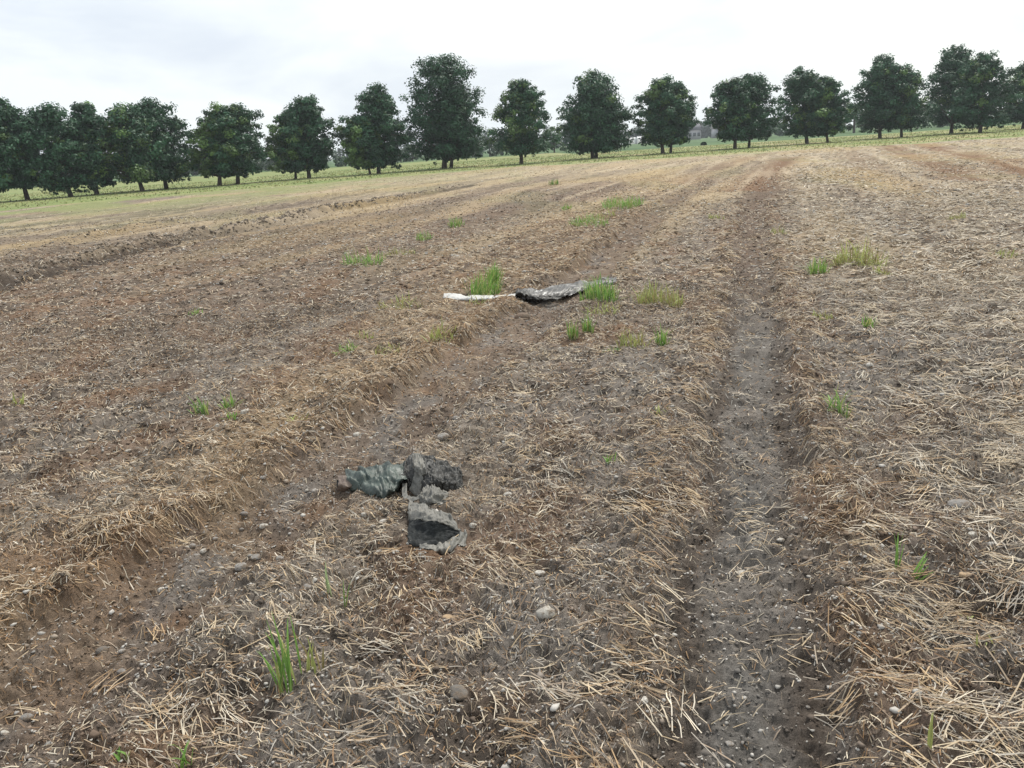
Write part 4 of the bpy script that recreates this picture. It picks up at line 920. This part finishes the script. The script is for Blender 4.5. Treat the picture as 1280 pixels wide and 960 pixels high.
hedge((-250, 335), 176, 4.2, 'long low hedge behind the left half of the tree row', (.038, .072, .036))
hedge((300, 700), 172, 4.6, 'dark hedge along the back of the meadow left of the centre, behind the biggest tree', (.032, .062, .036))
hedge((1140, 1500), 168, 4.0, 'hedge behind the trees of the right hand group', (.05, .10, .045))
# distant wood on the horizon, one mass
g = np.random.default_rng(5); n = 1500
wx = g.uniform(-1000, 1000, n); wy = 620 + g.uniform(0, 60, n); hh = 8 + 7 * (perlin(wx / 60, wy / 60, 77) + .5) + g.uniform(0, 3, n)
cents = np.stack([wx, wy, hh * g.uniform(.2, 1, n)], 1); rads = g.uniform(2.5, 5, n)
V, F, Cc = leaves(cents, rads, np.full(n, 34), 1.1, g, np.array([[.035, .06, .04]]) * g.uniform(.8, 1.3, (n, 1)))
V[:, 2] = np.maximum(V[:, 2], 0)
dw = make_mesh('distant_wood', V, F, M_LEAF, Cc); tag(dw, 'far off belt of woodland along the horizon', 'woodland', kind='stuff')
# buildings
def plain(name, c, rough=.8, v=.12):
    mt, n, l, b, o = newmat(name); tc = n('ShaderNodeTexCoord'); t = noise(n, l, 1.2, 5, .6, tc.outputs['Object'])
    vm = n('ShaderNodeVectorMath'); vm.operation = 'SCALE'; vm.inputs[0].default_value = c; f = mathn(n, l, 'MULTIPLY_ADD', t.outputs['Fac'], v * 2); f.node.inputs[2].default_value = 1 - v
    l(f, vm.inputs['Scale']); l(vm.outputs[0], b.inputs['Base Color']); b.inputs['Roughness'].default_value = rough; return mt
B_WALL = plain('render_wall', (.34, .33, .37)); B_ROOF = plain('tile_roof', (.11, .11, .13)); B_WIN = plain('window_glass', (.05, .06, .07), .2); B_WHITE = plain('white_sheet', (.75, .75, .74)); B_ROOF2 = plain('grey_roof', (.22, .2, .2))
def box(cx, cy, cz, sx_, sy_, sz_):
    V = np.array([(x_, y_, z_) for z_ in (cz - sz_ / 2, cz + sz_ / 2) for y_ in (cy - sy_ / 2, cy + sy_ / 2) for x_ in (cx - sx_ / 2, cx + sx_ / 2)])
    return V, np.array([(0, 2, 3, 1), (4, 5, 7, 6), (0, 1, 5, 4), (2, 6, 7, 3), (0, 4, 6, 2), (1, 3, 7, 5)])
def house(px, dist, wpx, wall_h, roof_h, label, roofm, nwin, name='house'):
    c = azi(px, dist); W = wpx * dist / FPX * 1.03; D = 9.0
    root = empty(name, (c[0], c[1], 0)); tag(root, label, 'house', 'houses on the horizon')
    make_mesh('wall', *box(0, 0, wall_h / 2, W, D, wall_h), B_WALL, None, False, root)
    e = .5; z0 = wall_h + .003
    V = np.array([(-W / 2 - e, -D / 2 - e, z0), (W / 2 + e, -D / 2 - e, z0), (W / 2 + e, D / 2 + e, z0), (-W / 2 - e, D / 2 + e, z0), (-W / 2 - e, 0, z0 + roof_h), (W / 2 + e, 0, z0 + roof_h)])
    rf = make_mesh('roof', V, [np.array([(0, 1, 5, 4), (2, 3, 4, 5), (0, 3, 2, 1)]), np.array([(0, 4, 3), (1, 2, 5)])], roofm, None, False, root)
    ch = make_mesh('chimney', *box(W * .2, 1.0, wall_h + roof_h * .9, .8, .8, 1.8), B_WALL, None, False, rf)
    for i in range(nwin):
        make_mesh('window', *box(-W / 2 + W * (i + .5) / nwin, -D / 2 - .03, wall_h * .55, 1.1, .1, 1.3), B_WIN, None, False, root)
    return root
house(862, 330, 20, 3.4, 2.6, 'low lavender grey farmhouse with a dark roof left of the far trees', B_ROOF, 4)
house(899, 340, 12, 3.6, 2.6, 'smaller pinkish grey house right of the far trees', B_ROOF2, 2)
house(911, 350, 9, 3.0, 2.2, 'house partly hidden behind the ragged tree', B_ROOF2, 2)
def shed(px, wpx, hh, label):
    dist = 300; c = azi(px, dist); W = wpx * dist / FPX; k = 9; V = []
    for yy in (-6, 6):
        for j in range(k): t = math.pi * j / (k - 1); V.append((-W / 2 * math.cos(t), yy, hh * math.sin(t) ** .7))
    F = [(j, j + 1, k + j + 1, k + j) for j in range(k - 1)]
    root = empty('polytunnel', (c[0], c[1], 0)); tag(root, label, 'greenhouse', 'white polytunnels beyond the crop')
    make_mesh('cover', np.array(V), np.array(F), B_WHITE, None, True, root)
    ev = np.array([V[j] for j in range(k)]); make_mesh('end_wall', ev, [np.array([list(range(k))])], B_WHITE, None, False, root)
    V2, F2 = box(0, -6.06, hh * .35, W * .25, .06, hh * .7); make_mesh('door', V2, F2, B_WALL, None, False, root)
for px, ww, hh, lab in ((781, 5, 2.6, 'leftmost white polytunnel in the gap right of the twin trunk tree'), (792, 6, 2.2, 'second white polytunnel from the left beyond the crop'), (801, 5, 2.4, 'third white polytunnel from the left beyond the crop'), (810, 5, 2.0, 'rightmost white polytunnel, beside the next pair of trees')):
    shed(px, ww, hh, lab)
# meadow grass texture: many small blades beyond the field edge
n = 22000; x = rng.uniform(-75, 85, n); y = edge_y(x) + rng.random(n) * 60 + 1; zz = np.zeros(n); ok = np.abs(x) < .85 * y; x, y = x[ok], y[ok]; n = len(x)
P0 = np.stack([x, y, zz[ok]], 1); hgt = rng.uniform(.03, .12, n); P1 = P0 + np.stack([rng.normal(0, .05, n), rng.normal(0, .05, n), hgt], 1); PMd = (P0 + P1) / 2
Wv = np.stack([rng.uniform(.02, .05, n), rng.normal(0, .01, n), np.zeros(n)], 1)
mcol = np.where((perlin(x / 5, y / 4, 36) + rng.normal(0, .3, n) > .0)[:, None], np.array([[.26, .25, .12]]), np.array([[.17, .21, .08]])) * rng.uniform(.7, 1.3, (n, 1))
V, F, Cc = ribbons(P0, PMd, P1, Wv, mcol, taper=.2)
mg = make_mesh('meadow_grass', V, F, M_GRASS, Cc); tag(mg, 'short yellow green grass of the verge under and beyond the trees', 'grass', kind='stuff')

# ------------------------------------------------------------------ haze
import os
V, F = box(0, 300, 14, 2600, 2000, 30.7)
hz = bpy.data.materials.new('haze'); hz.use_nodes = True; ht = hz.node_tree; ht.nodes.clear()
ho = ht.nodes.new('ShaderNodeOutputMaterial'); pv = ht.nodes.new('ShaderNodeVolumePrincipled'); pv.inputs['Density'].default_value = .0004
pv.inputs['Color'].default_value = (.86, .93, 1.0, 1); pv.inputs['Anisotropy'].default_value = .2
ht.links.new(pv.outputs[0], ho.inputs['Volume'])
ho_ = make_mesh('haze', V, F, hz); ho_['kind'] = 'stuff'; ho_['label'] = 'thin summer haze in the air over the fields'; ho_['category'] = 'haze'
